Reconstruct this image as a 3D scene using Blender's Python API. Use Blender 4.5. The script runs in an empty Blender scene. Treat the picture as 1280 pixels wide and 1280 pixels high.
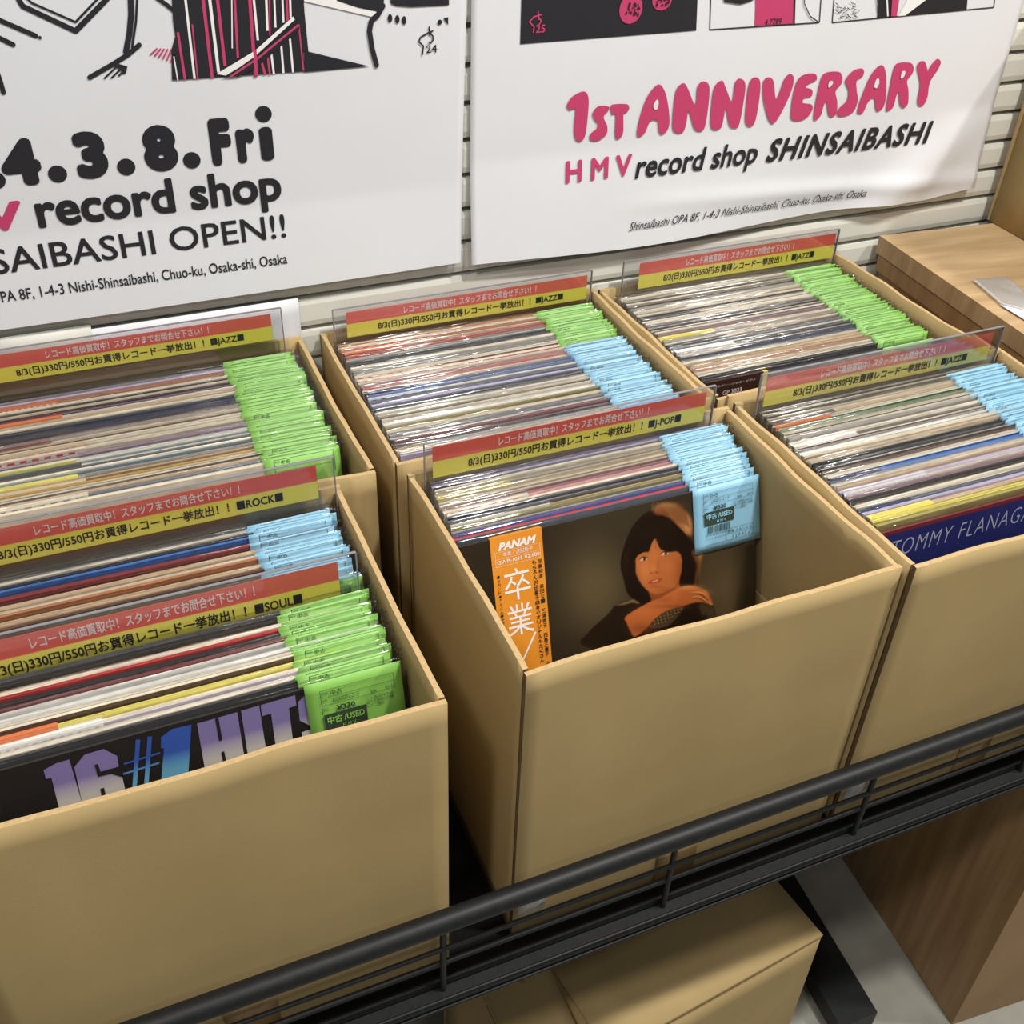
import bpy, math, random
import numpy as np
from mathutils import Matrix, Vector, Euler
from mathutils.geometry import tessellate_polygon

sc = bpy.context.scene
COL = sc.collection
R = math.radians
rnd = random.Random(7)

# ------------------------------------------------------------------ camera
CAM_LOC = (-0.2474, -0.5107, 0.9268)
CAM_ROT = (0.92472, -0.03163, -0.40033)
FPX = 1345.28
cd = bpy.data.cameras.new('camera'); cam = bpy.data.objects.new('camera', cd); COL.objects.link(cam)
cam.location = CAM_LOC; cam.rotation_euler = CAM_ROT
cd.sensor_width = 36; cd.lens = FPX / 1280 * 36; cd.clip_start = 0.01; cd.clip_end = 50
sc.camera = cam
# ------------------------------------------------------------------ light
world = bpy.data.worlds.new('shop_air'); sc.world = world; world.use_nodes = True
bg = world.node_tree.nodes['Background']; bg.inputs[0].default_value = (0.93, 0.93, 0.90, 1); bg.inputs[1].default_value = 0.21
def lamp(name, loc, power, size, col=(1, 0.975, 0.925), aim=(0.2, 0.3, 0.2), spread=150):
    l = bpy.data.lights.new(name, 'AREA'); l.shape = 'DISK'; l.size = size; l.energy = power; l.color = col; l.spread = R(spread)
    o = bpy.data.objects.new(name, l); COL.objects.link(o); o.location = loc
    o.rotation_euler = (Vector(aim) - Vector(loc)).to_track_quat('-Z', 'Y').to_euler()
lamp('ceiling_lamp', (0.75, -0.50, 2.5), 33, 0.16)
lamp('ceiling_lamp', (1.95, -0.55, 2.5), 26, 0.16)
lamp('ceiling_lamp', (-1.0, -0.85, 2.5), 16, 0.22)
lamp('ceiling_lamp', (0.2, -2.3, 2.5), 7, 0.3)
sc.view_settings.view_transform = 'Standard'; sc.view_settings.look = 'None'
sc.view_settings.exposure = -0.10; sc.view_settings.gamma = 1.0; sc.view_settings.use_curve_mapping = False
sc.cycles.transparent_max_bounces = 24

# ------------------------------------------------------------------ measuring (points on world planes)
_RM = np.array(Euler(CAM_ROT, 'XYZ').to_matrix()); _C = np.array(CAM_LOC)
def ray(u, v): return _RM @ np.array([(u - 640) / FPX, -(v - 640) / FPX, -1.0])
def at_y(u, v, Y): d = ray(u, v); return _C + d * (Y - _C[1]) / d[1]
def at_z(u, v, Z): d = ray(u, v); return _C + d * (Z - _C[2]) / d[2]
def at_x(u, v, X): d = ray(u, v); return _C + d * (X - _C[0]) / d[0]
def on_plane(M, u, v):
    "where the sight line meets the local plane y=0 of matrix M: local (x, z)"
    Mi = np.array(M.inverted()); o = Mi @ np.append(_C, 1); d = Mi[:3, :3] @ ray(u, v)
    p = o[:3] - d * o[1] / d[1]; return p[0], p[2]

# ------------------------------------------------------------------ colour and materials
def lin(c):
    return tuple(((x / 255) / 12.92 if x / 255 <= 0.04045 else ((x / 255 + 0.055) / 1.055) ** 2.4) for x in c)
MATS = {}
def mat(name, rgb, rough=0.5, spec=0.5, metal=0.0, coat=0.0):
    if name in MATS: return MATS[name]
    m = bpy.data.materials.new(name); m.use_nodes = True
    b = m.node_tree.nodes['Principled BSDF']
    b.inputs['Base Color'].default_value = (*lin(rgb), 1); b.inputs['Roughness'].default_value = rough
    b.inputs['Specular IOR Level'].default_value = spec; b.inputs['Metallic'].default_value = metal
    b.inputs['Coat Weight'].default_value = coat
    MATS[name] = m; return m
def nd(m, t, **kw):
    n = m.node_tree.nodes.new(t)
    for k, v in kw.items():
        if k in n.inputs: n.inputs[k].default_value = v
        else: setattr(n, k, v)
    return n
def noisy(name, c1, c2, scale=(1, 1, 1), nscale=20, rough=0.6, bump=0.0, detail=4, lo=0.35, hi=0.65, spec=0.4, rand=False, bscale=None):
    "base colour wandering between two tones, with fine relief"
    if name in MATS: return MATS[name]
    m = mat(name, c1, rough, spec); L = m.node_tree.links; b = m.node_tree.nodes['Principled BSDF']
    tc = nd(m, 'ShaderNodeTexCoord'); mp = nd(m, 'ShaderNodeMapping'); mp.inputs['Scale'].default_value = scale
    L.new(tc.outputs['Object'], mp.inputs['Vector'])
    if rand:
        oi = nd(m, 'ShaderNodeObjectInfo'); mu = nd(m, 'ShaderNodeMath', operation='MULTIPLY'); mu.inputs[1].default_value = 37
        L.new(oi.outputs['Random'], mu.inputs[0]); L.new(mu.outputs[0], mp.inputs['Location'])
    n = nd(m, 'ShaderNodeTexNoise'); n.inputs['Scale'].default_value = nscale; n.inputs['Detail'].default_value = detail
    L.new(mp.outputs[0], n.inputs['Vector'])
    cr = nd(m, 'ShaderNodeValToRGB'); cr.color_ramp.elements[0].position = lo; cr.color_ramp.elements[1].position = hi
    cr.color_ramp.elements[0].color = (*lin(c1), 1); cr.color_ramp.elements[1].color = (*lin(c2), 1)
    L.new(n.outputs['Fac'], cr.inputs[0]); L.new(cr.outputs[0], b.inputs['Base Color'])
    if bump:
        n2 = nd(m, 'ShaderNodeTexNoise'); n2.inputs['Scale'].default_value = bscale or nscale * 3
        L.new(mp.outputs[0], n2.inputs['Vector'])
        bp = nd(m, 'ShaderNodeBump'); bp.inputs['Strength'].default_value = bump; bp.inputs['Distance'].default_value = 0.001
        L.new(n2.outputs['Fac'], bp.inputs['Height']); L.new(bp.outputs[0], b.inputs['Normal'])
    return m
def clear(name, tint=(1, 1, 1), base=0.04, edge=0.5, rough=0.06, bump=0.0, bscale=60, milky=0.0):
    "thin clear plastic: see-through with a mirror sheen that grows at grazing angles"
    m = bpy.data.materials.new(name); m.use_nodes = True; t = m.node_tree; t.nodes.clear(); L = t.links
    out = nd(m, 'ShaderNodeOutputMaterial'); tr = nd(m, 'ShaderNodeBsdfTransparent'); tr.inputs[0].default_value = (*tint, 1)
    gl = nd(m, 'ShaderNodeBsdfGlossy'); gl.inputs['Roughness'].default_value = rough
    fr = nd(m, 'ShaderNodeLayerWeight'); fr.inputs['Blend'].default_value = 0.25
    mr = nd(m, 'ShaderNodeMapRange'); mr.inputs['To Min'].default_value = base; mr.inputs['To Max'].default_value = edge
    L.new(fr.outputs['Fresnel'], mr.inputs['Value'])
    mx = nd(m, 'ShaderNodeMixShader'); L.new(mr.outputs[0], mx.inputs[0]); L.new(gl.outputs[0], mx.inputs[2])
    if milky:
        df = nd(m, 'ShaderNodeBsdfDiffuse'); df.inputs[0].default_value = (0.8, 0.8, 0.8, 1)
        m2 = nd(m, 'ShaderNodeMixShader'); m2.inputs[0].default_value = milky
        L.new(tr.outputs[0], m2.inputs[1]); L.new(df.outputs[0], m2.inputs[2]); L.new(m2.outputs[0], mx.inputs[1])
    else: L.new(tr.outputs[0], mx.inputs[1])
    if bump:
        tc = nd(m, 'ShaderNodeTexCoord'); n = nd(m, 'ShaderNodeTexNoise'); n.inputs['Scale'].default_value = bscale; n.inputs['Detail'].default_value = 2
        L.new(tc.outputs['Object'], n.inputs['Vector'])
        bp = nd(m, 'ShaderNodeBump'); bp.inputs['Strength'].default_value = bump; bp.inputs['Distance'].default_value = 0.004
        L.new(n.outputs['Fac'], bp.inputs['Height']); L.new(bp.outputs[0], gl.inputs['Normal']); L.new(bp.outputs[0], fr.inputs['Normal'])
    L.new(mx.outputs[0], out.inputs[0]); MATS[name] = m; return m

CARD = noisy('kraft_cardboard', (168, 145, 100), (175, 151, 105), (1, 1, 1), 9, 0.75, 0.10, 3, spec=0.25, bscale=900)
CARDEDGE = noisy('cardboard_cut_edge', (176, 148, 104), (190, 162, 116), (300, 300, 300), 1, 0.85)
FLUTE = noisy('corrugated_end', (84, 64, 40), (120, 94, 60), (900, 900, 40), 1, 0.9)
TAPE = mat('packing_tape', (158, 128, 84), 0.25)
BLACKM = noisy('black_painted_metal', (23, 24, 25), (29, 30, 31), (1, 1, 1), 200, 0.48, 0.05, spec=0.3)
DECKM = mat('black_shelf_deck', (13, 13, 13), 0.8, 0.2)
WHITEP = noisy('white_painted_slat', (214, 214, 205), (220, 220, 211), (1, 1, 1), 5, 0.45)
GROOVE = mat('grey_groove_backing', (170, 172, 166), 0.6)
PAPER = noisy('poster_paper', (218, 219, 224), (222, 223, 228), (1, 1, 1), 4, 0.5)
INK = mat('black_ink', (34, 34, 40), 0.5); PINK = mat('pink_ink', (192, 62, 106), 0.5); WHITEINK = mat('white_ink', (236, 234, 232), 0.5)
GREYINK = mat('hatch_ink', (110, 108, 108), 0.6)
WOOD = None
def wood():
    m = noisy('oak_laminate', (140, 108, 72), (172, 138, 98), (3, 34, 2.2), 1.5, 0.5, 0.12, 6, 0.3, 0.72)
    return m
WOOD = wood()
WOODLIT = noisy('oak_laminate_lit_top', (158, 130, 92), (193, 164, 125), (5, 40, 5), 1.3, 0.5, 0.12, 7, 0.3, 0.72)  # same oak as the side, with the top's brighter light put into its tones
WOODSHADE = noisy('oak_laminate_shaded_side', (120, 92, 62), (150, 118, 82), (3, 60, 3), 1.6, 0.6, 0.3, 6, 0.3, 0.7)  # same oak again, side shade put into darker tones; on no part
FLOOR = noisy('grey_vinyl_floor', (146, 144, 134), (162, 160, 150), (1, 1, 1), 14, 0.45, 0.05)
BAG = clear('clear_plastic_bag', (0.99, 0.99, 0.99), 0.028, 0.34, 0.10, 0.10, 40)
ACR = clear('clear_acrylic', (0.96, 0.96, 0.97), 0.04, 0.5, 0.06, 0.1, 12)
FILM = clear('milky_film', (0.97, 0.97, 0.97), 0.05, 0.4, 0.12, 0.3, 30, 0.35)
REDP = mat('red_strip', (244, 112, 100), 0.35); YELP = mat('yellow_strip', (252, 243, 100), 0.35)
GREEN = mat('green_tag', (134, 190, 88), 0.45); BLUE = mat('blue_tag', (140, 192, 220), 0.45)
TAGINK = mat('tag_ink', (52, 66, 50), 0.5)

# ------------------------------------------------------------------ mesh tools
class MB:
    def __init__(s): s.v = []; s.f = []; s.m = []; s.sm = []
    def add(s, vs, fs, mi=0, smooth=False):
        k = len(s.v); s.v += [tuple(p) for p in vs]; s.f += [tuple(i + k for i in f) for f in fs]; s.m += [mi] * len(fs); s.sm += [smooth] * len(fs); return s
    def box(s, x0, x1, y0, y1, z0, z1, mi=0):
        return s.add([(x0, y0, z0), (x1, y0, z0), (x1, y1, z0), (x0, y1, z0), (x0, y0, z1), (x1, y0, z1), (x1, y1, z1), (x0, y1, z1)],
                     [(0, 3, 2, 1), (4, 5, 6, 7), (0, 1, 5, 4), (1, 2, 6, 5), (2, 3, 7, 6), (3, 0, 4, 7)], mi)
    def quad(s, a, b, c, d, mi=0): return s.add([a, b, c, d], [(0, 1, 2, 3)], mi)
    def tube(s, a, b, r, n=14, mi=0, caps=True):
        a = Vector(a); b = Vector(b); d = (b - a).normalized(); u = d.orthogonal().normalized(); w = d.cross(u); vs = []
        for p in (a, b):
            for i in range(n): t = 2 * math.pi * i / n; vs.append(p + r * (math.cos(t) * u + math.sin(t) * w))
        s.add(vs, [(i, (i + 1) % n, n + (i + 1) % n, n + i) for i in range(n)], mi, True)
        if caps: s.add(vs, [tuple(range(n))[::-1], tuple(range(n, 2 * n))], mi)
        return s
    def slab(s, fn, nu, nv, mi=0, mie=None, smooth=True, miv=None):
        "closed sheet; fn(u, v, side) gives a point, side 0 front / 1 back"
        mie = mi if mie is None else mie; vs = []
        for sd in (0, 1):
            for j in range(nv + 1):
                for i in range(nu + 1): vs.append(fn(i / nu, j / nv, sd))
        W = nu + 1; N = W * (nv + 1); f = []; e = []
        for j in range(nv):
            for i in range(nu):
                a = j * W + i; f.append((a, a + 1, a + 1 + W, a + W)); f.append((N + a, N + a + W, N + a + 1 + W, N + a + 1))
        for i in range(nu): e.append((i, N + i, N + i + 1, i + 1)); a = nv * W + i; e.append((a, a + 1, N + a + 1, N + a))
        for j in range(nv): a = j * W; e.append((a, a + W, N + a + W, N + a)); a = j * W + nu; e.append((a, N + a, N + a + W, a + W))
        k = len(s.v); s.v += [tuple(p) for p in vs]
        for q in f: s.f.append(tuple(i + k for i in q)); s.m.append(mi); s.sm.append(smooth)
        for n_, q in enumerate(e): s.f.append(tuple(i + k for i in q)); s.m.append(miv if miv is not None and n_ >= 2 * nu else mie); s.sm.append(False)
        return s
    def mesh(s, name, mats):
        me = bpy.data.meshes.new(name); me.from_pydata(s.v, [], s.f)
        for m in (mats if isinstance(mats, (list, tuple)) else [mats]): me.materials.append(m)
        me.polygons.foreach_set('material_index', s.m); me.polygons.foreach_set('use_smooth', s.sm); me.update(); return me
    def build(s, name, mats, parent=None, loc=None, rot=None):
        return link(name, s.mesh(name, mats), parent, loc, rot)
def link(name, me, parent=None, loc=None, rot=None):
    o = bpy.data.objects.new(name, me); COL.objects.link(o)
    if parent: o.parent = parent
    if loc: o.location = loc
    if rot: o.rotation_euler = rot
    return o
def root(name, loc, label, cat, group=None, rot=None):
    o = link(name, None, None, loc, rot); o['label'] = label; o['category'] = cat
    if group: o['group'] = group
    return o
def tag(o, label, cat, group=None):
    o['label'] = label; o['category'] = cat
    if group: o['group'] = group
    return o

# ------------------------------------------------------------------ flat print: lettering, strokes, patches (local x, z on y)
_TX = {}; _TN = {}
def glyphs(body, bold=0.0, res=3, spacing=1.0, nb=0):
    "outline letters as flat faces; bold letters are the outline laid down again in a ring of small shifts, which rounds and fattens them"
    k = (body, bold, res, spacing, nb)
    if k in _TX: return _TX[k]
    c = bpy.data.curves.new('lettering', 'FONT'); c.body = body; c.resolution_u = res; c.space_character = spacing; c.offset = min(0, bold)
    o = bpy.data.objects.new('lettering', c); COL.objects.link(o)
    dg = bpy.context.evaluated_depsgraph_get(); me = bpy.data.meshes.new_from_object(o.evaluated_get(dg))
    v = np.array([p.co[:2] for p in me.vertices]); f = [tuple(p.vertices) for p in me.polygons]
    bpy.data.objects.remove(o); bpy.data.curves.remove(c); bpy.data.meshes.remove(me); _TN[k] = len(v)
    if bold > 0:
        n = nb or (14 if bold > .04 else 8 if bold > .018 else 4); V = [v]; F = list(f); m = len(v)
        rings = [(bold, n)] + ([(bold * .5, 8)] if bold > .05 else [])
        for rr, nn in rings:
            for i in range(nn):
                t = 2 * math.pi * (i + .5) / nn; V.append(v + rr * np.array([math.cos(t), math.sin(t)])); F += [tuple(q + m * (len(V) - 1) for q in p) for p in f]
        v = np.concatenate(V); f = F
    v = (v - v.min(0)) / (v.max(0) - v.min(0)); _TX[k] = (v, f); return _TX[k]
def smooth_closed(pts, k=6):
    out = []; n = len(pts)
    for i in range(n):
        p0, p1, p2, p3 = (np.array(pts[(i + j - 1) % n], float) for j in range(4))
        for s in range(k):
            t = s / k; out.append(tuple(.5 * ((2 * p1) + (-p0 + p2) * t + (2 * p0 - 5 * p1 + 4 * p2 - p3) * t * t + (-p0 + 3 * p1 - 3 * p2 + p3) * t ** 3)))
    return out
class Print(MB):
    def __init__(s, y=0.0, depth=None): super().__init__(); s.y = y; s.depth = depth; s.k = 0
    def Y(s, x, z): return s.y + (s.depth(x, z) if s.depth else 0)
    def P(s, pts): s.k += 1; return [(x, s.Y(x, z) - s.k * 4e-6, z) for x, z in pts]
    def text(s, body, x0, x1, z0, z1, mi=0, bold=0.0, shear=0.0, res=3, spacing=1.0):
        v, f = glyphs(body, bold, res, spacing)
        sh = shear * (z1 - z0)
        m = _TN[(body, bold, res, spacing, 0)]
        pts = [(x0 + a * (x1 - x0 - sh) + b * sh, z0 + b * (z1 - z0)) for a, b in v]
        return s.add([(x, y - (i // m) * 1e-5, z) for i, (x, y, z) in enumerate(s.P(pts))], f, mi)
    def poly(s, pts, mi=0):
        t = tessellate_polygon([[Vector((x, z, 0)) for x, z in pts]]); return s.add(s.P(pts), [tuple(q) for q in t], mi)
    def rect(s, x0, x1, z0, z1, mi=0): return s.poly([(x0, z0), (x1, z0), (x1, z1), (x0, z1)], mi)
    def disc(s, cx, cz, rx, rz, mi=0, n=16): return s.poly([(cx + rx * math.cos(2 * math.pi * i / n), cz + rz * math.sin(2 * math.pi * i / n)) for i in range(n)], mi)
    def line(s, pts, w, mi=0, cap=True):
        for a, b in zip(pts, pts[1:]):
            dx, dz = b[0] - a[0], b[1] - a[1]; l = math.hypot(dx, dz) or 1e-9; nx, nz = -dz / l * w / 2, dx / l * w / 2
            s.add(s.P([(a[0] + nx, a[1] + nz), (b[0] + nx, b[1] + nz), (b[0] - nx, b[1] - nz), (a[0] - nx, a[1] - nz)]), [(0, 1, 2, 3)], mi)
        if cap:
            for p in pts: s.disc(p[0], p[1], w / 2, w / 2, mi, 10)
        return s

# ================================================================== SETTING
YW = 0.584
fl = MB().box(-2.5, 3.5, -3, 0.7, -0.70, -0.65).build('floor', FLOOR); fl['kind'] = 'structure'
wb = MB().box(-2.5, 3.5, 0.596, 0.70, -0.65, 2.6).build('wall_back', GROOVE); wb['kind'] = 'structure'
sl = MB(); H1 = 0.0387
sl.slab(lambda u, v, s: (-1.3 + 3.6 * u, (0.584 if s == 0 else 0.5955) + (0.0015 if s == 0 and v in (0, 1) else 0), 0.0030 + v * (H1 - 0.0060)), 1, 5, smooth=False)
slat_me = sl.mesh('plank', WHITEP)
for i in range(-8, 24):
    link('plank', slat_me, wb, (0, 0, 0.6611 - H1 * i))

# ------------------------------------------------------------------ posters
def wave1(x, z):
    d = max(0.0, (0.50 - z)) ; return -0.10 * d * max(0.0, 0.6 + 0.4 * math.sin((x + 0.4) * 7)) - 0.0025 * math.sin(x * 9) * d * 8
def wave2(x, z):
    d = max(0.0, (0.52 - z)); r = math.exp(-((x - 0.84 + 1.1 * (0.47 - z)) / 0.05) ** 2)
    return -0.09 * d * max(0.0, 0.55 + 0.45 * math.sin((x - 0.1) * 8)) - 0.010 * r * min(1, d * 12) - 0.0035 * math.exp(-((z - 0.445 + 0.05 * (x - .5)) / 0.012) ** 2) * max(0, math.sin((x - .35) * 4.5))
PY = 0.5795
def poster(x0, x1, z0, z1, depth, label, skew=0.0, lowf=None):
    rt = root('poster', (0, 0, 0), label, 'poster', 'event posters on the slat wall')
    MB().slab(lambda u, v, s: ((lambda x, z: (x + (z - z0) * skew, PY + depth(x, z) + (0.0004 if s else 0), z))(x0 + (x1 - x0) * u, (z0 + (lowf(x0 + (x1 - x0) * u) if lowf else 0)) * (1 - v * v) + z1 * v * v)), 100, 110).build('sheet', PAPER, rt)
    return rt
def pxw(pts): return [(lambda p: (p[0], p[2]))(at_y(u, v, PY)) for u, v in pts]
def crop(pts, s, ox=0, oy=0): return pxw([(x / s + ox, y / s + oy) for x, y in pts])
PXM = 0.00093      # metres of poster per photo pixel, for line widths

p1 = poster(-0.562, 0.166, 0.409, 1.40, wave1, 'white poster at the left announcing an opening date in heavy black numerals', 0.025)
t = Print(PY - 0.0006, wave1)
for ch, u0, u1, zt_ in (('2', -160, -112, .5905), ('0', -105, -60, .5915), ('2', -52, -8, .5905), ('4', 6, 55, .5915), ('3', 98, 138, .5925), ('8', 183, 225, .5925), ('F', 266, 292, .5935), ('r', 298, 321, .5815)):
    q = [at_y(u, 228 - .083 * u, PY)[0] for u in (u0, u1)]; t.text(ch, q[0], q[1], 0.5475, zt_, 0, 0.075, 0, 4)
for u0, u1 in ((-14, 4), (64, 81), (150, 167), (232, 249)):
    q = [at_y(u, 226 - .083 * u, PY)[0] for u in (u0, u1)]; t.disc((q[0] + q[1]) / 2, 0.5555, .0085, .0082)
q = [at_y(u, 226 - .083 * u, PY)[0] for u in (325, 345)]; t.text('l', q[0] + .0015, q[1] - .0015, 0.5475, .5810, 0, 0.09, 0, 4); t.disc((q[0] + q[1]) / 2, .5935, .0083, .0080)

t.text('record shop', -0.268, -0.031, 0.4945, 0.5405, 0, 0.032, 0, 4)
t.text('HMV', -0.395, -0.279, 0.507, 0.5345, 1, 0.045)
t.text('SHINSAIBASHI OPEN!!', -0.405, -0.031, 0.4655, 0.4905, 0, 0.012)
t.text('Shinsaibashi OPA 8F, 1-4-3 Nishi-Shinsaibashi, Chuo-ku, Osaka-shi, Osaka', -0.387, -0.033, 0.4355, 0.4485, 0, 0.010)
t.build('lettering', [INK, PINK], p1)
a = Print(PY - 0.0006, wave1); a2 = Print(PY - 0.0012, wave1); a3 = Print(PY - 0.0018, wave1)
c4 = lambda pts: crop(pts, 3.368)
c5 = lambda pts: crop(pts, 4.267, 340)
for pts, w in (([(60, -60), (80, 0), (95, 25), (318, 130), (440, 5), (480, -40)], 5), ([(110, -10), (135, 12), (318, 92), (415, -10)], 2), ([(-40, 66), (0, 85), (150, 150)], 4.5),
               ([(-40, 140), (0, 160), (55, 187)], 4.5), ([(-10, 310), (2, 345), (14, 388)], 4.5), ([(550, -60), (550, 0), (552, 60), (545, 140), (530, 218)], 5.5), ([(577, -60), (577, 0), (572, 90), (556, 200)], 2.2),
               ([(377, 325), (470, 272), (540, 228), (586, 188)], 4.5), ([(660, -10), (700, 18), (732, 45)], 4)):
    a.line(c4(pts), w * PXM)
a.disc(*c4([(168, 157)])[0], 1.5 * PXM, 1.5 * PXM)
a.poly(c4([(465, 268), (500, 268), (536, 278), (530, 308), (514, 312), (508, 292), (480, 280)]))
for q in ([(440, 328), (485, 285)], [(470, 326), (510, 287)], [(500, 318), (520, 295)]): a.line(c4(q), 1.6 * PXM)
for i in range(6): a.line(c4([(634 + i * 17, 228 + i * 6), (660 + i * 15, 204 + i * 1)]), 1.5 * PXM, 1)
px = pxw
a.poly(px([(212, -60), (216, 25), (219, 45), (214, 62), (215, 100), (380, 89), (372, -60)]))
def st(tp, bt, w, mi): a2.line(px([tp, bt]), w * PXM, mi, False)
for tp, bt, w in (((227, -40), (243, 98), 2.4), ((257, -40), (273, 90), 3), ((289, -40), (290, 60), 1.2), ((313, -40), (322, 50), 2.4), ((331, -40), (334, 38), 2.4), ((341, -40), (344, 34), 2), ((351, -40), (354, 28), 2), ((361, -40), (363, 22), 2.2), ((338, 60), (342, 92), 2.2), ((351, 54), (354, 91), 2.2), ((362, 48), (366, 90), 2.2), ((217, 70), (222, 100), 1.2)): st(tp, bt, w, 2)
for tp, bt, w in (((249, -40), (265, 97), 3.2), ((240, 30), (247, 99), 1.5), ((222, 40), (231, 99), 2.5), ((267, -40), (281, 82), 3), ((291, -40), (297, 72), 2.4), ((309, -40), (319, 96), 3.4), ((336, -40), (337, 44), 1.5), ((357, -40), (359, 26), 2.4), ((373, 30), (379, 88), 1.6), ((334, 68), (337, 93), 2), ((326, 75), (331, 93), 2.6)): st(tp, bt, w, 1)
a3.poly(px([(270, 92), (318, 63), (366, 20), (368, 24), (318, 70), (284, 94)]), 2)
a3.poly(px([(278, 96), (318, 72), (372, 27), (374, 36), (320, 84), (298, 95)]), 0)
Print.line(a3, px([(288, 95), (322, 72), (372, 31)]), 2 * PXM, 1)
a3.line(px([(318, 62), (320, 94)]), 3.5 * PXM, 1, False)
a.line(c5([(150, -40), (156, 60), (178, 275)]), 6 * PXM, 0, False)
a.poly(c5([(170, 268), (350, 312), (518, 352), (170, 384)]))
a.poly(c5([(170, -30), (360, -30), (570, 55), (528, 88), (170, 5)]), 2)
a2.poly(c5([(340, -40), (598, -40), (592, 40), (570, 62), (460, 40), (345, 2)]), 0)
a2.line(c5([(590, 30), (560, 82), (528, 110), (518, 165), (533, 260), (556, 345)]), 5.5 * PXM, 0)
a.poly(c5([(628, -40), (632, 18), (660, 30), (740, 36), (942, 26), (942, -40)]))
for x, y in ((628, 96), (667, 102), (703, 107)): a.disc(*c5([(x, y)])[0], 2.5 * PXM, 4.2 * PXM)
a.disc(*c5([(893, 117)])[0], 2.6 * PXM, 2.6 * PXM); a.poly(c5([(912, 96), (938, 90), (938, 133)]))
for q in ([(836, 143), (840, 185)], [(818, 180), (856, 163)], [(838, 172), (856, 190), (858, 212), (846, 226), (836, 224)], [(822, 178), (790, 198), (782, 222), (806, 244), (800, 290)]): a.line(c5(q), 1.6 * PXM)
q = c5([(820, 282), (878, 236)]); a.text('24', q[0][0], q[1][0], q[0][1], q[1][1], 0, 0.01)
art = MB()
for m_ in (a, a2, a3): art.add(m_.v, m_.f); art.m[-len(m_.f):] = m_.m
art.build('ink_drawing', [INK, PINK, WHITEINK], p1)

p2 = poster(0.178, 0.919, 0.402, 1.40, wave2, 'white anniversary poster with bulbous pink headline and black panels', -0.0, lambda x: 0.004 * math.sin(x * 11) + 0.012 * max(0, (x - 0.84) / 0.08))
t = Print(PY - 0.0013, wave2)
def fit(body, u0, v0, u1, v1, **k):      # lower-left and upper-right photo pixels of the word
    q = pxw([(u0, v0), (u1, v1)]); t.text(body, q[0][0], q[1][0], q[0][1], q[1][1], **k)
LE = dict(
 one=[(45, 215), (75, 165), (150, 127), (185, 160), (185, 260), (165, 420), (128, 463), (95, 430), (92, 340), (100, 245), (65, 252), (45, 235)],
 s=[(325, 235), (300, 222), (245, 230), (215, 275), (230, 320), (250, 340), (240, 375), (200, 410), (200, 450), (250, 455), (305, 415), (312, 360), (290, 310), (292, 285), (315, 262)],
 t=[(335, 240), (345, 215), (440, 212), (458, 240), (440, 270), (420, 280), (418, 400), (390, 443), (365, 425), (368, 285), (345, 280)],
 a=[(510, 410), (530, 300), (580, 160), (652, 80), (700, 140), (725, 280), (720, 370), (680, 415), (655, 390), (650, 330), (620, 315), (590, 340), (565, 400), (530, 430)],
 n=[(748, 370), (755, 220), (775, 110), (820, 72), (850, 110), (890, 208), (905, 190), (915, 90), (955, 60), (992, 95), (985, 230), (960, 370), (925, 393), (890, 370), (865, 280), (850, 265), (840, 330), (820, 395), (780, 405)],
 m=[(1000, 350), (1005, 240), (1025, 100), (1075, 55), (1100, 100), (1135, 188), (1150, 170), (1165, 65), (1200, 42), (1232, 80), (1220, 200), (1190, 350), (1160, 372), (1125, 350), (1108, 260), (1098, 245), (1088, 300), (1070, 370), (1025, 383)])
LF = dict(
 i=[(5, 450), (15, 300), (35, 200), (70, 178), (97, 210), (90, 320), (65, 450), (35, 482)],
 v=[(115, 300), (118, 200), (155, 178), (180, 210), (192, 310), (215, 270), (250, 180), (285, 158), (303, 190), (285, 270), (230, 390), (180, 462), (145, 430)],
 e=[(285, 400), (300, 280), (330, 190), (380, 158), (435, 158), (443, 195), (400, 215), (378, 240), (415, 255), (412, 295), (370, 305), (358, 335), (410, 345), (418, 375), (385, 425), (330, 447), (290, 435)],
 r=[(425, 425), (440, 320), (470, 190), (500, 150), (580, 145), (602, 180), (595, 220), (560, 265), (570, 330), (565, 400), (535, 424), (515, 400), (505, 330), (490, 345), (470, 410), (440, 442)],
 s=[(735, 140), (715, 123), (665, 140), (625, 185), (622, 215), (640, 260), (630, 320), (580, 370), (572, 410), (610, 418), (670, 390), (697, 320), (690, 260), (690, 200), (725, 175)],
 a=[(695, 385), (720, 300), (780, 160), (840, 103), (868, 150), (872, 280), (855, 360), (820, 388), (805, 360), (800, 310), (780, 310), (755, 340), (730, 395), (705, 402)],
 q=[(872, 370), (890, 260), (920, 120), (950, 90), (1020, 90), (1040, 120), (1030, 160), (1000, 200), (1008, 260), (1005, 340), (978, 366), (955, 340), (950, 270), (935, 290), (915, 360), (885, 385)],
 y=[(1062, 120), (1075, 85), (1105, 80), (1120, 110), (1128, 140), (1150, 100), (1185, 65), (1207, 85), (1190, 130), (1140, 210), (1125, 300), (1100, 350), (1070, 350), (1065, 310), (1080, 220)])
for L_, sc_, ox_, oy_ in ((LE, 5.333, 700, 90), (LF, 4.923, 930, 60)):
    for p_ in L_.values(): t.poly(crop(smooth_closed(p_, 5), sc_, ox_, oy_), 1)
tw = Print(PY - 0.0022, wave2)
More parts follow.
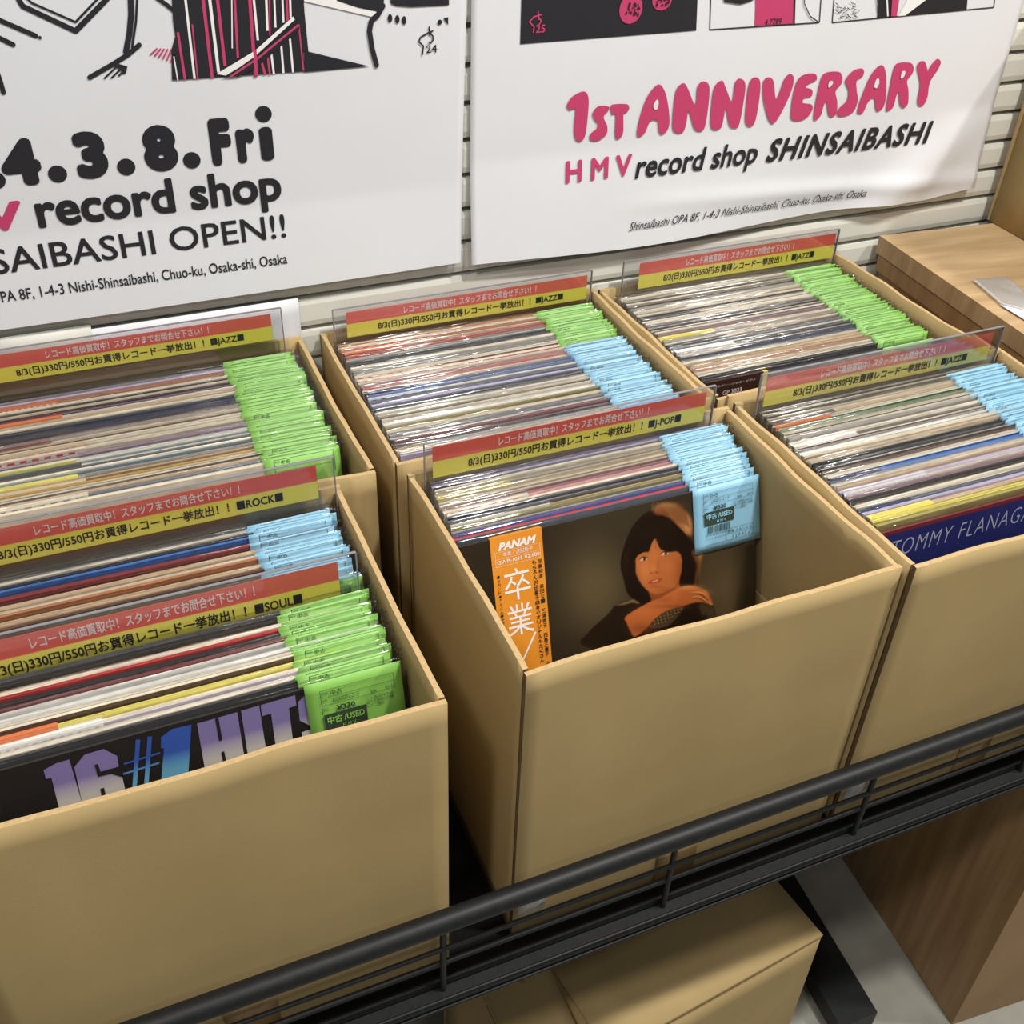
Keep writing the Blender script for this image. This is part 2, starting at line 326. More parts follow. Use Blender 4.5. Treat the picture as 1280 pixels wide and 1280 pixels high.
for p_, sc_, ox_, oy_ in (([(618, 215), (640, 180), (652, 200), (640, 245), (620, 240)], 5.333, 700, 90), ([(512, 238), (518, 205), (538, 200), (540, 215), (525, 235)], 4.923, 930, 60),
                          ([(795, 235), (805, 195), (822, 185), (825, 215), (810, 243)], 4.923, 930, 60), ([(957, 182), (965, 145), (982, 138), (985, 155), (972, 180)], 4.923, 930, 60)):
    tw.poly(crop(smooth_closed(p_, 5), sc_, ox_, oy_), 0)
tw.build('letter_counter', [PAPER], p2)
t.text('H M V', 0.294, 0.379, 0.487, 0.512, 1, 0.03)
t.text('record shop', 0.383, 0.557, 0.474, 0.510, 0, 0.022, 0.15)
t.text('SHINSAIBASHI', 0.567, 0.822, 0.4815, 0.510, 0, 0.036, 0.25, 3, 1.12)
t.text('Shinsaibashi OPA 8F, 1-4-3 Nishi-Shinsaibashi, Chuo-ku, Osaka-shi, Osaka', 0.380, 0.736, 0.419, 0.431, 0, 0.0, 0.3)
t.build('lettering', [INK, PINK], p2)
a = Print(PY - 0.0006); a2 = Print(PY - 0.0012); a3 = Print(PY - 0.0018)
a.poly(px([(653, -60), (650, 55), (870, 38), (874, -60)]))
a2.disc(*px([(788, 11)])[0], 15 * PXM, 16 * PXM, 1); a2.disc(*px([(827, 0)])[0], 13 * PXM, 11 * PXM, 1)
r2 = random.Random(3)
for cx, cy, rr in ((790, 11, 9), (828, 0, 8)):
    for _ in range(26): a3.disc(*px([(cx + r2.uniform(-rr, rr), cy + r2.uniform(-rr, rr) * .8)])[0], r2.uniform(.5, 1.6) * PXM, r2.uniform(.8, 2.2) * PXM, 0, 7)
q = px([(669, 41), (681, 30)]); a2.text('25', q[0][0], q[1][0], q[0][1], q[1][1], 1, 0.02)
for q in ([(672, 14), (673, 24)], [(666, 21), (676, 18)], [(672, 20), (676, 26), (673, 31)], [(668, 20), (661, 27), (667, 33), (666, 40)]): a2.line(px(q), 1.5 * PXM, 1)
for q in ([(890, -60), (887, 37), (1024, 28), (1030, -60)], [(1047, -60), (1040, 28), (1242, 9), (1250, -60)]): a.line(px(q), 1.4 * PXM, 0, False)
a.poly(px([(942, -60), (944, 8), (943, 32), (992, 29), (996, -60)]), 1)
a2.poly(px([(899, -20), (905, 2), (925, 5), (941, 0), (941, -20)])); a2.line(px([(1003, -40), (1005, 5), (1012, 20), (1022, 27)]), 1.3 * PXM)
a2.line(px([(994, -40), (992, 30)]), 2 * PXM, 0, False)
q = px([(955, 31), (977, 22)]); a2.text('4.7789', q[0][0], q[1][0], q[0][1], q[1][1], 0, 0.0)
a.poly(px([(1128, 20), (1208, 12), (1214, -60), (1160, -60), (1150, 2)])); a.poly(px([(1096, 22), (1118, 20), (1130, -60), (1100, -60)]))
a2.poly(px([(1113, 20), (1120, 20), (1133, -60), (1118, -60)]), 1); a2.poly(px([(1122, 20), (1131, 19), (1156, 0), (1170, -30), (1150, -30)]), 2); a2.line(px([(1106, -40), (1109, 20)]), 2.2 * PXM, 2, False)
for _ in range(40):
    x, y = r2.uniform(1046, 1072), r2.uniform(4, 24); a2.line(px([(x, y), (x + r2.uniform(-5, 5), y + r2.uniform(-4, 2))]), 0.8 * PXM, 0, False)
a2.line(px([(1092, -40), (1098, 22)]), 1.6 * PXM, 0, False)
art = MB()
for m_ in (a, a2, a3): art.add(m_.v, m_.f); art.m[-len(m_.f):] = m_.m
art.build('ink_drawing', [INK, PINK, WHITEINK], p2)

nt = root('paper_notice', (0, 0, 0), 'blank white notice on the slat wall behind the back left carton', 'notice')
MB().slab(lambda u, v, s: (-0.37 + 0.346 * u, 0.5815 + (0.0005 if s else 0) - 0.002 * math.sin(u * 3) * v, 0.25 + 0.142 * v), 8, 8).build('sheet', PAPER, nt)
MB().slab(lambda u, v, s: (-0.37 + 0.128 * u, 0.5795 + (0.0004 if s else 0), 0.36 + 0.0375 * v), 2, 2).build('paper_fold', WHITEP, nt)

# ================================================================== CARTONS
H = 0.348; T = 0.0045
def carton(label, x0, x1, y0, y1, seed, liner=False, tape=True, flap=False, zh=H):
    rt = root('cardboard_carton', (x0, y0, 0.001), label, 'carton', 'record cartons on the display shelf')
    r = random.Random(seed); W = x1 - x0; D = y1 - y0; ph = [r.uniform(0, 6) for _ in range(8)]
    def rim(s, k): return 0.0010 * math.sin(s * 9 + ph[k]) + 0.0006 * math.sin(s * 23 + ph[k + 1])
    def bow(s, v, k): return 0.0024 * math.sin(math.pi * s) * (0.4 + 0.6 * v) * math.sin(ph[k] + 1)
    h = zh - 0.001; g = 0.0016
    def P(fn, loc=None): MB().slab(fn, 24, 16, 0, 1, miv=2).build('panel', [CARD, CARDEDGE, FLUTE], rt)
    P(lambda u, v, s: (W * u, bow(u, v, 0) * .6 + (T if s else 0) + 0.0015 * math.sin(u * 14 + v * 5) * v * 0.4, (h + rim(u, 0)) * v))
    P(lambda u, v, s: (W * u, D - bow(u, v, 1) * .6 - (T if s else 0), (h + rim(u, 1)) * v))
    P(lambda u, v, s: (bow(u, v, 2) * .8 + (T if s else 0), T + g + (D - 2 * T - 2 * g) * u, (h - 0.001 + rim(u, 2)) * v))
    cz = lambda u, v: (0.0022 * math.exp(-((v - 0.62 - 0.12 * math.sin(u * 6)) / 0.03) ** 2) + 0.0025 * math.exp(-((u - 0.22 + 0.15 * (1 - v)) / 0.02) ** 2) * min(1, max(0, (v - .5) * 5)) * min(1, (1.02 - v) * 6)) if liner else 0
    P(lambda u, v, s: (W - bow(u, v, 3) * .8 - (T if s else 0) - cz(u, v), T + g + (D - 2 * T - 2 * g) * u, (h - 0.001 + rim(u, 3)) * v))
    MB().box(T, W - T, T, D - T, 0, 0.0140).build('base', CARD, rt)
    if liner: MB().box(W - 0.0085, W - 0.0050, 0.03, D - 0.03, 0.0142, 0.188).build('inner_flap', CARD, rt)
    if tape:
        MB().slab(lambda u, v, s: (W * 0.43 + 0.045 * u, -0.0008 + (0.0005 if s else 0) + bow(.5, v * .15, 0) * .5, 0.002 + 0.055 * v), 3, 3).build('tape', TAPE, rt)
        MB().slab(lambda u, v, s: (0.004 + 0.028 * u + 0.004 * v, -0.0008 + (0.0005 if s else 0), 0.030 + 0.032 * v), 3, 3).build('tape', FILM, rt)
    if flap:
        MB().slab(lambda u, v, s: (0.010 + 0.042 * u, (-0.0045 if s else -0.0005), h - .06 + .063 * v), 4, 3, 0, 1).build('flap', [CARD, CARDEDGE], rt)
    return rt
carton('cardboard carton front left, holding the rock and soul records', -0.413, -0.064, -0.005, 0.283, 1)
carton('half-empty cardboard carton in the front middle, holding the J-POP records', 0.000, 0.350, 0.000, 0.279, 2, liner=True)
carton('cardboard carton front right, full of blue-tagged jazz records', 0.360, 0.720, -0.005, 0.283, 3)
carton('cardboard carton back left, packed with green-tagged jazz records', -0.376, -0.026, 0.292, 0.578, 4, tape=False)
carton('cardboard carton back middle, packed with jazz records tagged green and blue', -0.004, 0.342, 0.297, 0.578, 5, tape=False)
carton('cardboard carton back right by the oak cabinet, packed with green-tagged jazz records', 0.349, 0.707, 0.2955, 0.576, 6, tape=False, flap=True)

# ================================================================== SIGNS
def sign(word, x0, y, z0, lean, label, w=0.300, h=0.034, aleft=0.008, aright=0.010, rise=0.005, yaw=0.0):
    rt = root('sign_holder', (x0, y, z0), label, 'sign', 'section signs in clear holders', (R(-lean), 0, yaw))
    MB().box(-aleft, w + aright, 0.0006, 0.0016, -0.05, h + rise).build('acrylic_sheet', ACR, rt)
    MB().box(-aleft, w + aright, -0.0012, -0.0004, -0.05, h + rise - 0.001).build('acrylic_sheet', ACR, rt)
    b = MB()
    for x in (-aleft, w + aright): b.box(x - .0004, x + .0004, -0.0013, 0.0017, -0.05, h + rise)
    b.box(-aleft, w + aright, -0.0013, 0.0017, h + rise, h + rise + .0006); b.build('sheet_edge', mat('clear_sheet_edge', (128, 126, 130), .3), rt)
    zb = h * 0.53
    MB().box(0, w, -0.0003, 0.0004, zb, h).build('red_strip', REDP, rt)
    MB().box(0, w, -0.0003, 0.0004, 0, zb).build('yellow_strip', YELP, rt)
    t = Print(-0.0005)
    t.text('レコード高価買取中！スタッフまでお問合せ下さい！！', w * .225, w * .775, zb + h * .09, zb + h * .385, 0, 0.016)
    tx = '8/3(日)330円/550円お買得レコード一挙放出！！■' + word + '■'
    t.text(tx, w * .12, w * (.845 + .0125 * len(word)), h * .09, h * .445, 1, 0.022)
    t.build('lettering', [WHITEINK, INK], rt)
    return rt
sign('J-POP', 0.022, 0.268, 0.3445, 1, 'J-POP section sign standing at the back of the front middle carton', 0.292)
sign('JAZZ', 0.385, 0.266, 0.3475, 1, 'JAZZ section sign at the back of the front right carton', 0.300, aright=0.012, yaw=0.0)
sign('JAZZ', 0.025, 0.566, 0.342, 1, 'JAZZ section sign at the back of the back middle carton', 0.302, 0.031, 0.015, 0.006)
sign('JAZZ', 0.398, 0.564, 0.345, 1, 'JAZZ section sign at the back of the back right carton, nearest the oak cabinet', 0.294, 0.034, 0.023, 0.004)
sign('JAZZ', -0.358, 0.566, 0.3545, 1, 'JAZZ section sign at the back of the back left carton', 0.299, 0.031, 0.006, 0.012)
sign('ROCK', -0.388, 0.266, 0.351, 1, 'ROCK section sign behind the blue-tagged records of the front left carton', 0.301, 0.035, 0.008, 0.016)
sign('SOUL', -0.4045, 0.159, 0.3225, 4, 'SOUL section sign dividing the records of the front left carton', 0.306, 0.0385, 0.008, 0.016)

# ================================================================== RECORDS
PAL = dict(cream=(232, 221, 200), white=(232, 230, 224), black=(36, 34, 36), navy=(44, 50, 84), grey=(150, 146, 140), tan=(196, 170, 138), brown=(96, 66, 50),
           red=(206, 52, 50), pink=(214, 150, 152), gold=(204, 160, 62), teal=(92, 128, 146), mauve=(150, 126, 134), lavender=(186, 176, 204), maroon=(122, 44, 46),
           blue=(58, 108, 178), green=(70, 110, 74), orange=(214, 116, 66), charcoal=(72, 72, 74), olive=(150, 140, 84), purple=(78, 50, 92), yellow=(222, 208, 100), rust=(176, 112, 70), beige=(213, 200, 178), slate=(104, 112, 124))
SW = 0.1575; SH = 0.315; ST = 0.0026
sleeve_cache = {}
def cover_mat(c):
    k = 'cover_' + c; p = PAL[c]
    q = tuple(max(0, min(255, int(x * .88 + 6))) for x in p)
    return noisy(k, p, q, (14, 1, 60), 2.5, 0.42, 0, 3, 0.42, 0.60, rand=True)
def edge_mat(c):
    p = PAL[c]; return noisy('edge_' + c, p, tuple(int(x * .92) for x in p), (30, 1, 1), 3, 0.6, rand=True)
def sleeve_mesh(cov, edge):
    k = (cov, edge)
    if k not in sleeve_cache:
        b = MB(); x = SW; y = ST; z = SH; e = 0.0006
        vs = [(-x, 0, 0), (x, 0, 0), (x, y, 0), (-x, y, 0), (-x, 0, z - e), (x, 0, z - e), (x, y, z - e), (-x, y, z - e), (-x, e, z), (x, e, z), (x, y - e, z), (-x, y - e, z)]
        b.add(vs, [(0, 1, 5, 4), (2, 3, 7, 6)], 0); b.add(vs, [(0, 3, 2, 1), (1, 2, 6, 10, 9, 5), (3, 0, 4, 8, 11, 7), (4, 5, 9, 8), (8, 9, 10, 11), (6, 7, 11, 10)], 1)
        sleeve_cache[k] = b.mesh('sleeve', [cover_mat(cov), edge_mat(edge)])
    return sleeve_cache[k]
def bag_mesh(seed):
    r = random.Random(seed); ph = [r.uniform(0, 6) for _ in range(6)]
    side = [0.1580, 0.1600, 0.1615, 0.1630, 0.1645, 0.1660, 0.1672]
    xs = [-q for q in side[::-1]] + [-0.156 + 0.312 * k / 20 for k in range(21)] + side
    prof = [(-0.0009, 0.0, 0), (-0.0010, 0.15, .2), (-0.0010, 0.28, .5), (-0.0010, 0.302, .6), (-0.0010, 0.3095, .7), (-0.0010, 0.3155, .8), (-0.0006, 0.3185, 1), (0.0004, 0.3200, 1), (0.0016, 0.3204, 1), (0.0030, 0.3190, 1), (0.0035, 0.3160, .7), (0.0034, 0.300, .4)]
    vs = []
    for i, x in enumerate(xs):
        out = max(0, abs(x) - SW) / 0.0095
        for y, z, a in prof:
            w = math.sin(i * 1.7 + ph[0]) * .5 + math.sin(i * .6 + ph[1]); wz = math.sin(i * .9 + ph[2]) + .6 * math.sin(i * 2.3 + ph[3])
            vs.append((x, y + a * 0.00022 * w + (out > 0) * r.uniform(-.0013, .0013) + out * (0.0013 - y) * .7, z + a * 0.0004 * wz * (z > .3) - out * r.uniform(0, .002) * (z > .3)))
    n = len(prof); f = [(i * n + j, (i + 1) * n + j, (i + 1) * n + j + 1, i * n + j + 1) for i in range(len(xs) - 1) for j in range(n - 1)]
    m = MB().add(vs, f, 0, True)
    return m.mesh('plastic_bag', BAG)
BAGS = [bag_mesh(i) for i in range(8)]
def tag_mesh(m, seed):
    r = random.Random(seed); b = MB(); w = 0.0745; h = 0.074
    b.slab(lambda u, v, s: (w * u, -0.0013 - (0.0003 if s == 0 else 0) - 0.0004 * math.sin(u * 4 + seed) * v, -h + h * v), 6, 3)
    p = Print(-0.0022)
    for z in (-0.0014, -0.0080, -0.0145): p.rect(0.009, w - 0.006, z - .0003, z)
    p.rect(0.009, 0.0095, -0.024, -0.0014); p.rect(w - .0065, w - .006, -0.024, -0.0014)
    p.text('中古', 0.016, 0.025, -0.0068, -0.0026, 0, 0.0, 0, 1)
    p.text('商品名', 0.0100, 0.0147, -0.0045, -0.0026, 0, 0.0, 0, 1)
    b.add(p.v, p.f, 1); return b.mesh('price_tag', [m, TAGINK])
TAGS = {'green': [tag_mesh(GREEN, i) for i in range(3)], 'blue': [tag_mesh(BLUE, i) for i in range(3)]}
def full_tag(kind, head):
    b = MB(); w = 0.0765; h = 0.079; m = GREEN if kind == 'green' else BLUE
    b.slab(lambda u, v, s: (w * u + 0.001 * (1 - v), -0.0014 - (0.0003 if s == 0 else 0) - 0.0012 * math.sin(u * 3.1) * (1 - v) , -h + h * v), 8, 8)
    p = Print(-0.0034)
    for z in (-0.0075, -0.0145, -0.0215): p.rect(0.011, w - 0.007, z - .0003, z)
    p.rect(0.011, 0.0114, -0.035, -0.0075); p.rect(w - .0074, w - .007, -0.0215, -0.0075)
    p.text('中古', 0.019, 0.028, -0.0135, -0.0088, 0, 0.0, 0, 2); p.text('商品名', 0.0118, 0.017, -0.0115, -0.0092, 0, 0, 0, 1)
    p.text(head, 0.020, 0.041, -0.0207, -0.0158, 0, 0.0, 0, 2); p.text('部門', 0.0118, 0.0155, -0.0185, -0.0160, 0, 0, 0, 1)
    p.text('¥330', 0.0225, 0.0370, -0.0290, -0.0238, 0, 0.03, 0, 2); p.text('税込', 0.0118, 0.0165, -0.0270, -0.0240, 0, 0, 0, 1)
    p.text('税抜', 0.050, 0.055, -0.0212, -0.0185, 0, 0, 0, 1)
    p.text('¥300', 0.062, 0.068, -0.0205, -0.0180, 0, 0, 0, 1)
    p.text('この商品は中古', 0.046, 0.068, -0.0270, -0.0242, 0, 0, 0, 1); p.text('品です価格は店頭', 0.046, 0.068, -0.0305, -0.0277, 0, 0, 0, 1); p.text('にてご確認', 0.046, 0.060, -0.0340, -0.0312, 0, 0, 0, 1)
    p.rect(0.0118, 0.0455, -0.0460, -0.0300)
    r = random.Random(5); x = 0.0155
    while x < 0.041:
        bw = r.choice((.0003, .0006, .0009)); p.rect(x, x + bw, -0.0560, -0.0475); x += bw + r.choice((.0003, .0005, .0008))
    p.text('1776008510209215', 0.0135, 0.043, -0.0590, -0.0568, 0, 0, 0, 1)
    p.rect(0.013, w - .004, -0.0625, -0.0622); p.rect(0.013, w - .004, -0.0700, -0.0697); p.rect(0.036, 0.0363, -0.0700, -0.0560); p.rect(0.036, w - .008, -0.0562, -0.0559); p.rect(w - .0083, w - .008, -0.07, -0.056)
    p.text('盤質 A B C D E', 0.038, 0.066, -0.0612, -0.0580, 0, 0, 0, 1); p.text('1 2 3 4 5 6', 0.044, 0.064, -0.0685, -0.0640, 0, 0, 0, 1)
    k = len(p.f); b.add(p.v, p.f, 1)
    q = Print(-0.0038); q.text('中古 /USED', 0.0140, 0.0435, -0.0395, -0.0322, 0, 0.03, 0, 2); q.text('H M V', 0.0255, 0.036, -0.0447, -0.0415, 0, 0.01, 0, 1)
    b.add(q.v, q.f, 0)
    return b.mesh('price_tag', [m, TAGINK])
# obi: a paper band over the left end, some with a printed row of small blocks
def obi_mesh(w, x0, body, ink=None, style=0):
    b = MB(); b.box(x0, x0 + w, -0.0006, ST + 0.0004, 0.0, SH + 0.0005, 0)
    if ink is not None:
        if style == 1:
            n = int(w / 0.011)
            for i in range(n): b.box(x0 + 0.003 + i * 0.011, x0 + 0.009 + i * 0.011, -0.0009, -0.0006, SH - 0.0045, SH - 0.0008, 1)
        elif style == 2:
            p = Print(-0.0009); p.text('レコード SJX-1020 ¥2,500', x0 + .004, x0 + w - .004, SH - .006, SH - .0022, 0, 0, 0, 1); b.add(p.v, p.f, 1)
        else:
            for i in range(int(w / 0.006)): b.add([(x0 + .002 + i * .006, -.0009, SH - .005), (x0 + .005 + i * .006, -.0009, SH - .005), (x0 + .007 + i * .006, -.0009, SH - .001), (x0 + .004 + i * .006, -.0009, SH - .001)], [(0, 1, 2, 3)], 1)
    return b.mesh('obi_band', [mat('obi_' + body, PAL[body], 0.4), mat('obi_' + (ink or body), PAL[ink or body], 0.4)])
OBI = {'yellow': obi_mesh(0.075, -SW, 'yellow', 'brown', 2), 'cream': obi_mesh(0.085, -SW, 'cream', 'red', 1), 'blue': obi_mesh(0.078, -SW, 'white', 'blue', 1), 'teal': obi_mesh(0.080, -SW, 'cream', 'teal', 1),
       'maroon': obi_mesh(0.055, -SW, 'maroon', 'cream', 2), 'orange': obi_mesh(0.070, -SW, 'orange', 'cream', 0), 'navy': obi_mesh(0.060, -SW, 'navy', 'blue', 1), 'tan': obi_mesh(0.090, -SW, 'tan', 'rust', 0),
       'charcoal': obi_mesh(0.08, -SW, 'charcoal', 'yellow', 2), 'white': obi_mesh(0.100, -SW, 'white', 'lavender', 0)}
def ordinal(n): return str(n) + ('th' if 10 < n % 100 < 14 else {1: 'st', 2: 'nd', 3: 'rd'}.get(n % 10, 'th'))
RECS = {}
def record(pos, lean, cov, edge, tagc, label, group, seed, obi=None, tagshift=0.0, yaw=0.0, bare=False, th=1.0):
    r = random.Random(seed)
    rt = root('record', pos, label, 'record', group, (R(-lean), 0, yaw))
    link('sleeve', sleeve_mesh(cov, edge), rt).scale = (1, th, 1)
    if obi: link('obi_band', OBI[obi], rt).scale = (1, th, 1)
    if not bare:
        link('plastic_bag', BAGS[seed % 8], rt).scale = (1, max(1, th), 1)
        if tagc: link('price_tag', TAGS[tagc][seed % 3], rt, (0.0845 + tagshift + r.uniform(-.003, .003), 0, SH + r.uniform(.003, .0050)), (0, R(r.uniform(-.4, .4)), 0))
    return rt
def row(name, where, xc, n, yb0, yb1, yt0, yt1, cols, tagf, obis, seed, start=0, xj=0.002, zj=0.0013, zb=0.0105, rise=0.0, ws={}):
    "n records, front to back; bottoms run yb0..yb1, tops yt0..yt1"
    r = random.Random(seed); out = []; wt = [r.choice((1, 1, 1, 1.25, 1.7, 2.3)) for _ in range(n)]; wt = [ws.get(k, q) for k, q in enumerate(wt)]; cum = [sum(wt[:k]) for k in range(n + 1)]
    for i in range(start, n):
        f = cum[i] / cum[n - 1]; pitch = (yt1 - yt0) / cum[n - 1] * wt[i]; yb = yb0 + (yb1 - yb0) * f; yt = yt0 + (yt1 - yt0) * f
        lean = math.degrees(math.asin(max(-.99, min(.99, (yt - yb) / SH))))
        ed = 'cream'; cv = cols[i % len(cols)]
        if isinstance(cv, tuple): cv, ed = cv
        else: ed = r.choice(('cream', cv, cv, cv, cv, cv))
        tg = tagf(i, n); z = zb + rise * f + abs(r.gauss(0, zj)) * .7
        x = xc + r.uniform(-xj, xj); pc = (min(x, xc + .003), yb, z)
        lab = f"{cv} LP sleeve with {tg} tag, {ordinal(i + 1)} from front in {where}" if tg else f"{cv} LP sleeve, {ordinal(i + 1)} from front in {where}"
        ob = obis.get(i)
        if ob: lab = lab.replace('LP sleeve', 'LP with ' + ob + ' band')
        out.append(record(pc, lean, cv, ed, tg, lab, name, seed * 100 + i, ob, 0.0, R(r.uniform(-.25, .25)), th=max(.6, min(2.2, pitch * .82 / ST))))
    RECS[name] = out; return out
B = lambda s: [tuple(q.split('/')) if '/' in q else q for q in s.split()]
row('records in the front middle carton', 'J-POP carton', 0.1775, 23, 0.109, 0.240, 0.1990, 0.2640,
    B('black slate red/red blue/blue grey olive tan charcoal grey navy cream pink mauve maroon beige tan olive tan gold grey beige slate lavender grey orange'), lambda i, n: 'blue',
    {6: 'white', 9: 'navy', 11: 'cream', 18: 'yellow', 21: 'navy'}, 11, start=1, zb=0.0155, rise=0.006, ws={1: .8, 2: 2.4, 3: 1.2})
row('soul records in the front left carton', 'soul section', -0.2385, 15, 0.012, 0.112, 0.0740, 0.1510,
    B('black charcoal cream lavender yellow brown cream white/white white maroon black red/red cream black charcoal navy navy'), lambda i, n: 'green', {3: 'white', 4: 'orange'}, 12, start=1, zb=0.0145, rise=0.002, ws={1: .8, 2: 1.6, 7: 2.2, 10: 1.8})
row('rock records in the front left carton', 'rock section', -0.2385, 16, 0.120, 0.240, 0.168, 0.2630,
    B('brown pink slate rust black black brown tan rust beige tan maroon blue black cream charcoal cream charcoal grey beige'), lambda i, n: 'blue' if i > 1 else 'green', {}, 13, zb=0.0150, rise=0.006)
row('jazz records in the front right carton', 'front right jazz carton', 0.5420, 46, 0.016, 0.236, 0.0690, 0.2610,
    B('navy olive yellow tan lavender slate charcoal cream black black mauve cream lavender tan beige white blue blue cream brown black white charcoal black black cream tan beige white grey maroon charcoal cream grey cream brown black green green purple tan cream beige black black cream rust maroon red grey beige cream red'), lambda i, n: 'blue',
    {3: 'yellow', 5: 'navy', 11: 'white', 16: 'navy', 31: 'blue', 38: 'orange', 40: 'charcoal'}, 14, start=1, zb=0.0180, rise=0.006)
row('jazz records in the back left carton', 'back left jazz carton', -0.2010, 45, 0.322, 0.530, 0.3660, 0.5580,
    B('cream pink slate tan charcoal beige gold brown tan grey teal cream slate teal cream white purple mauve cream beige beige cream black tan cream grey mauve black navy navy charcoal cream tan beige purple black tan cream black cream rust mauve lavender grey black slate tan black grey cream beige grey'), lambda i, n: 'green',
    {2: 'teal', 7: 'teal', 9: 'yellow', 12: 'charcoal', 14: 'yellow', 15: 'blue', 18: 'cream', 20: 'tan', 24: 'maroon', 28: 'charcoal', 33: 'orange', 40: 'orange'}, 15, zb=0.0165, rise=0.006)
row('jazz records in the back middle carton', 'back middle jazz carton', 0.1690, 50, 0.3080, 0.532, 0.3350, 0.5570,
    B('lavender navy cream tan black slate maroon mauve navy slate beige olive grey white cream charcoal beige tan white black slate lavender slate cream blue mauve slate tan orange red mauve beige red maroon cream slate grey cream charcoal slate tan grey red slate tan rust orange tan beige rust gold yellow black charcoal grey beige mauve grey'), lambda i, n: 'blue' if i < 32 else 'green',
    {23: 'blue', 26: 'navy', 33: 'cream', 44: 'orange', 47: 'cream', 50: 'yellow', 56: 'navy'}, 16, zb=0.0145, rise=0.008, ws={0: 1})
row('jazz records in the back right carton', 'back right jazz carton', 0.5280, 47, 0.3300, 0.532, 0.3580, 0.5560,
    B('black charcoal black cream cream rust rust tan tan beige slate navy navy slate cream black white slate charcoal tan cream grey beige mauve black cream black cream black tan slate cream navy slate black black tan beige cream grey black beige cream black charcoal cream slate black cream tan beige black slate cream mauve lavender'), lambda i, n: 'green',
    {12: 'teal', 15: 'blue', 19: 'charcoal', 22: 'yellow', 33: 'charcoal'}, 17, start=1, zb=0.0165, rise=0.006)

# ---- the four records that face the front
def front_record(pos, lean, cov, edge, label, group, seed, yaw=0.0):
    rt = record(pos, lean, cov, edge, None, label, group, seed, bare=True, yaw=yaw)
    link('plastic_bag', BAGS[seed % 8], rt)
    bpy.context.view_layer.update()
    return rt, rt.matrix_world.copy()
# J-POP front record with portrait cover
rt, M = front_record((0.1775, 0.1045, 0.0155), 16.8, 'brown', 'black', 'LP with a portrait of a dark-haired girl and orange band, front of the J-POP carton', 'records in the front middle carton', 3)
def sdf_poly(X, Y, pts):
    d = np.full(X.shape, 1e9); ins = np.zeros(X.shape, bool); n = len(pts)
    for i in range(n):
        x1, y1 = pts[i]; x2, y2 = pts[(i + 1) % n]; ex, ey = x2 - x1, y2 - y1
        t = np.clip(((X - x1) * ex + (Y - y1) * ey) / (ex * ex + ey * ey + 1e-9), 0, 1)
        d = np.minimum(d, (X - x1 - t * ex) ** 2 + (Y - y1 - t * ey) ** 2)
        c = ((y1 > Y) != (y2 > Y)) & (X < (x2 - x1) * (Y - y1) / (y2 - y1 + 1e-9) + x1); ins ^= c
    d = np.sqrt(d); return np.where(ins, -d, d)
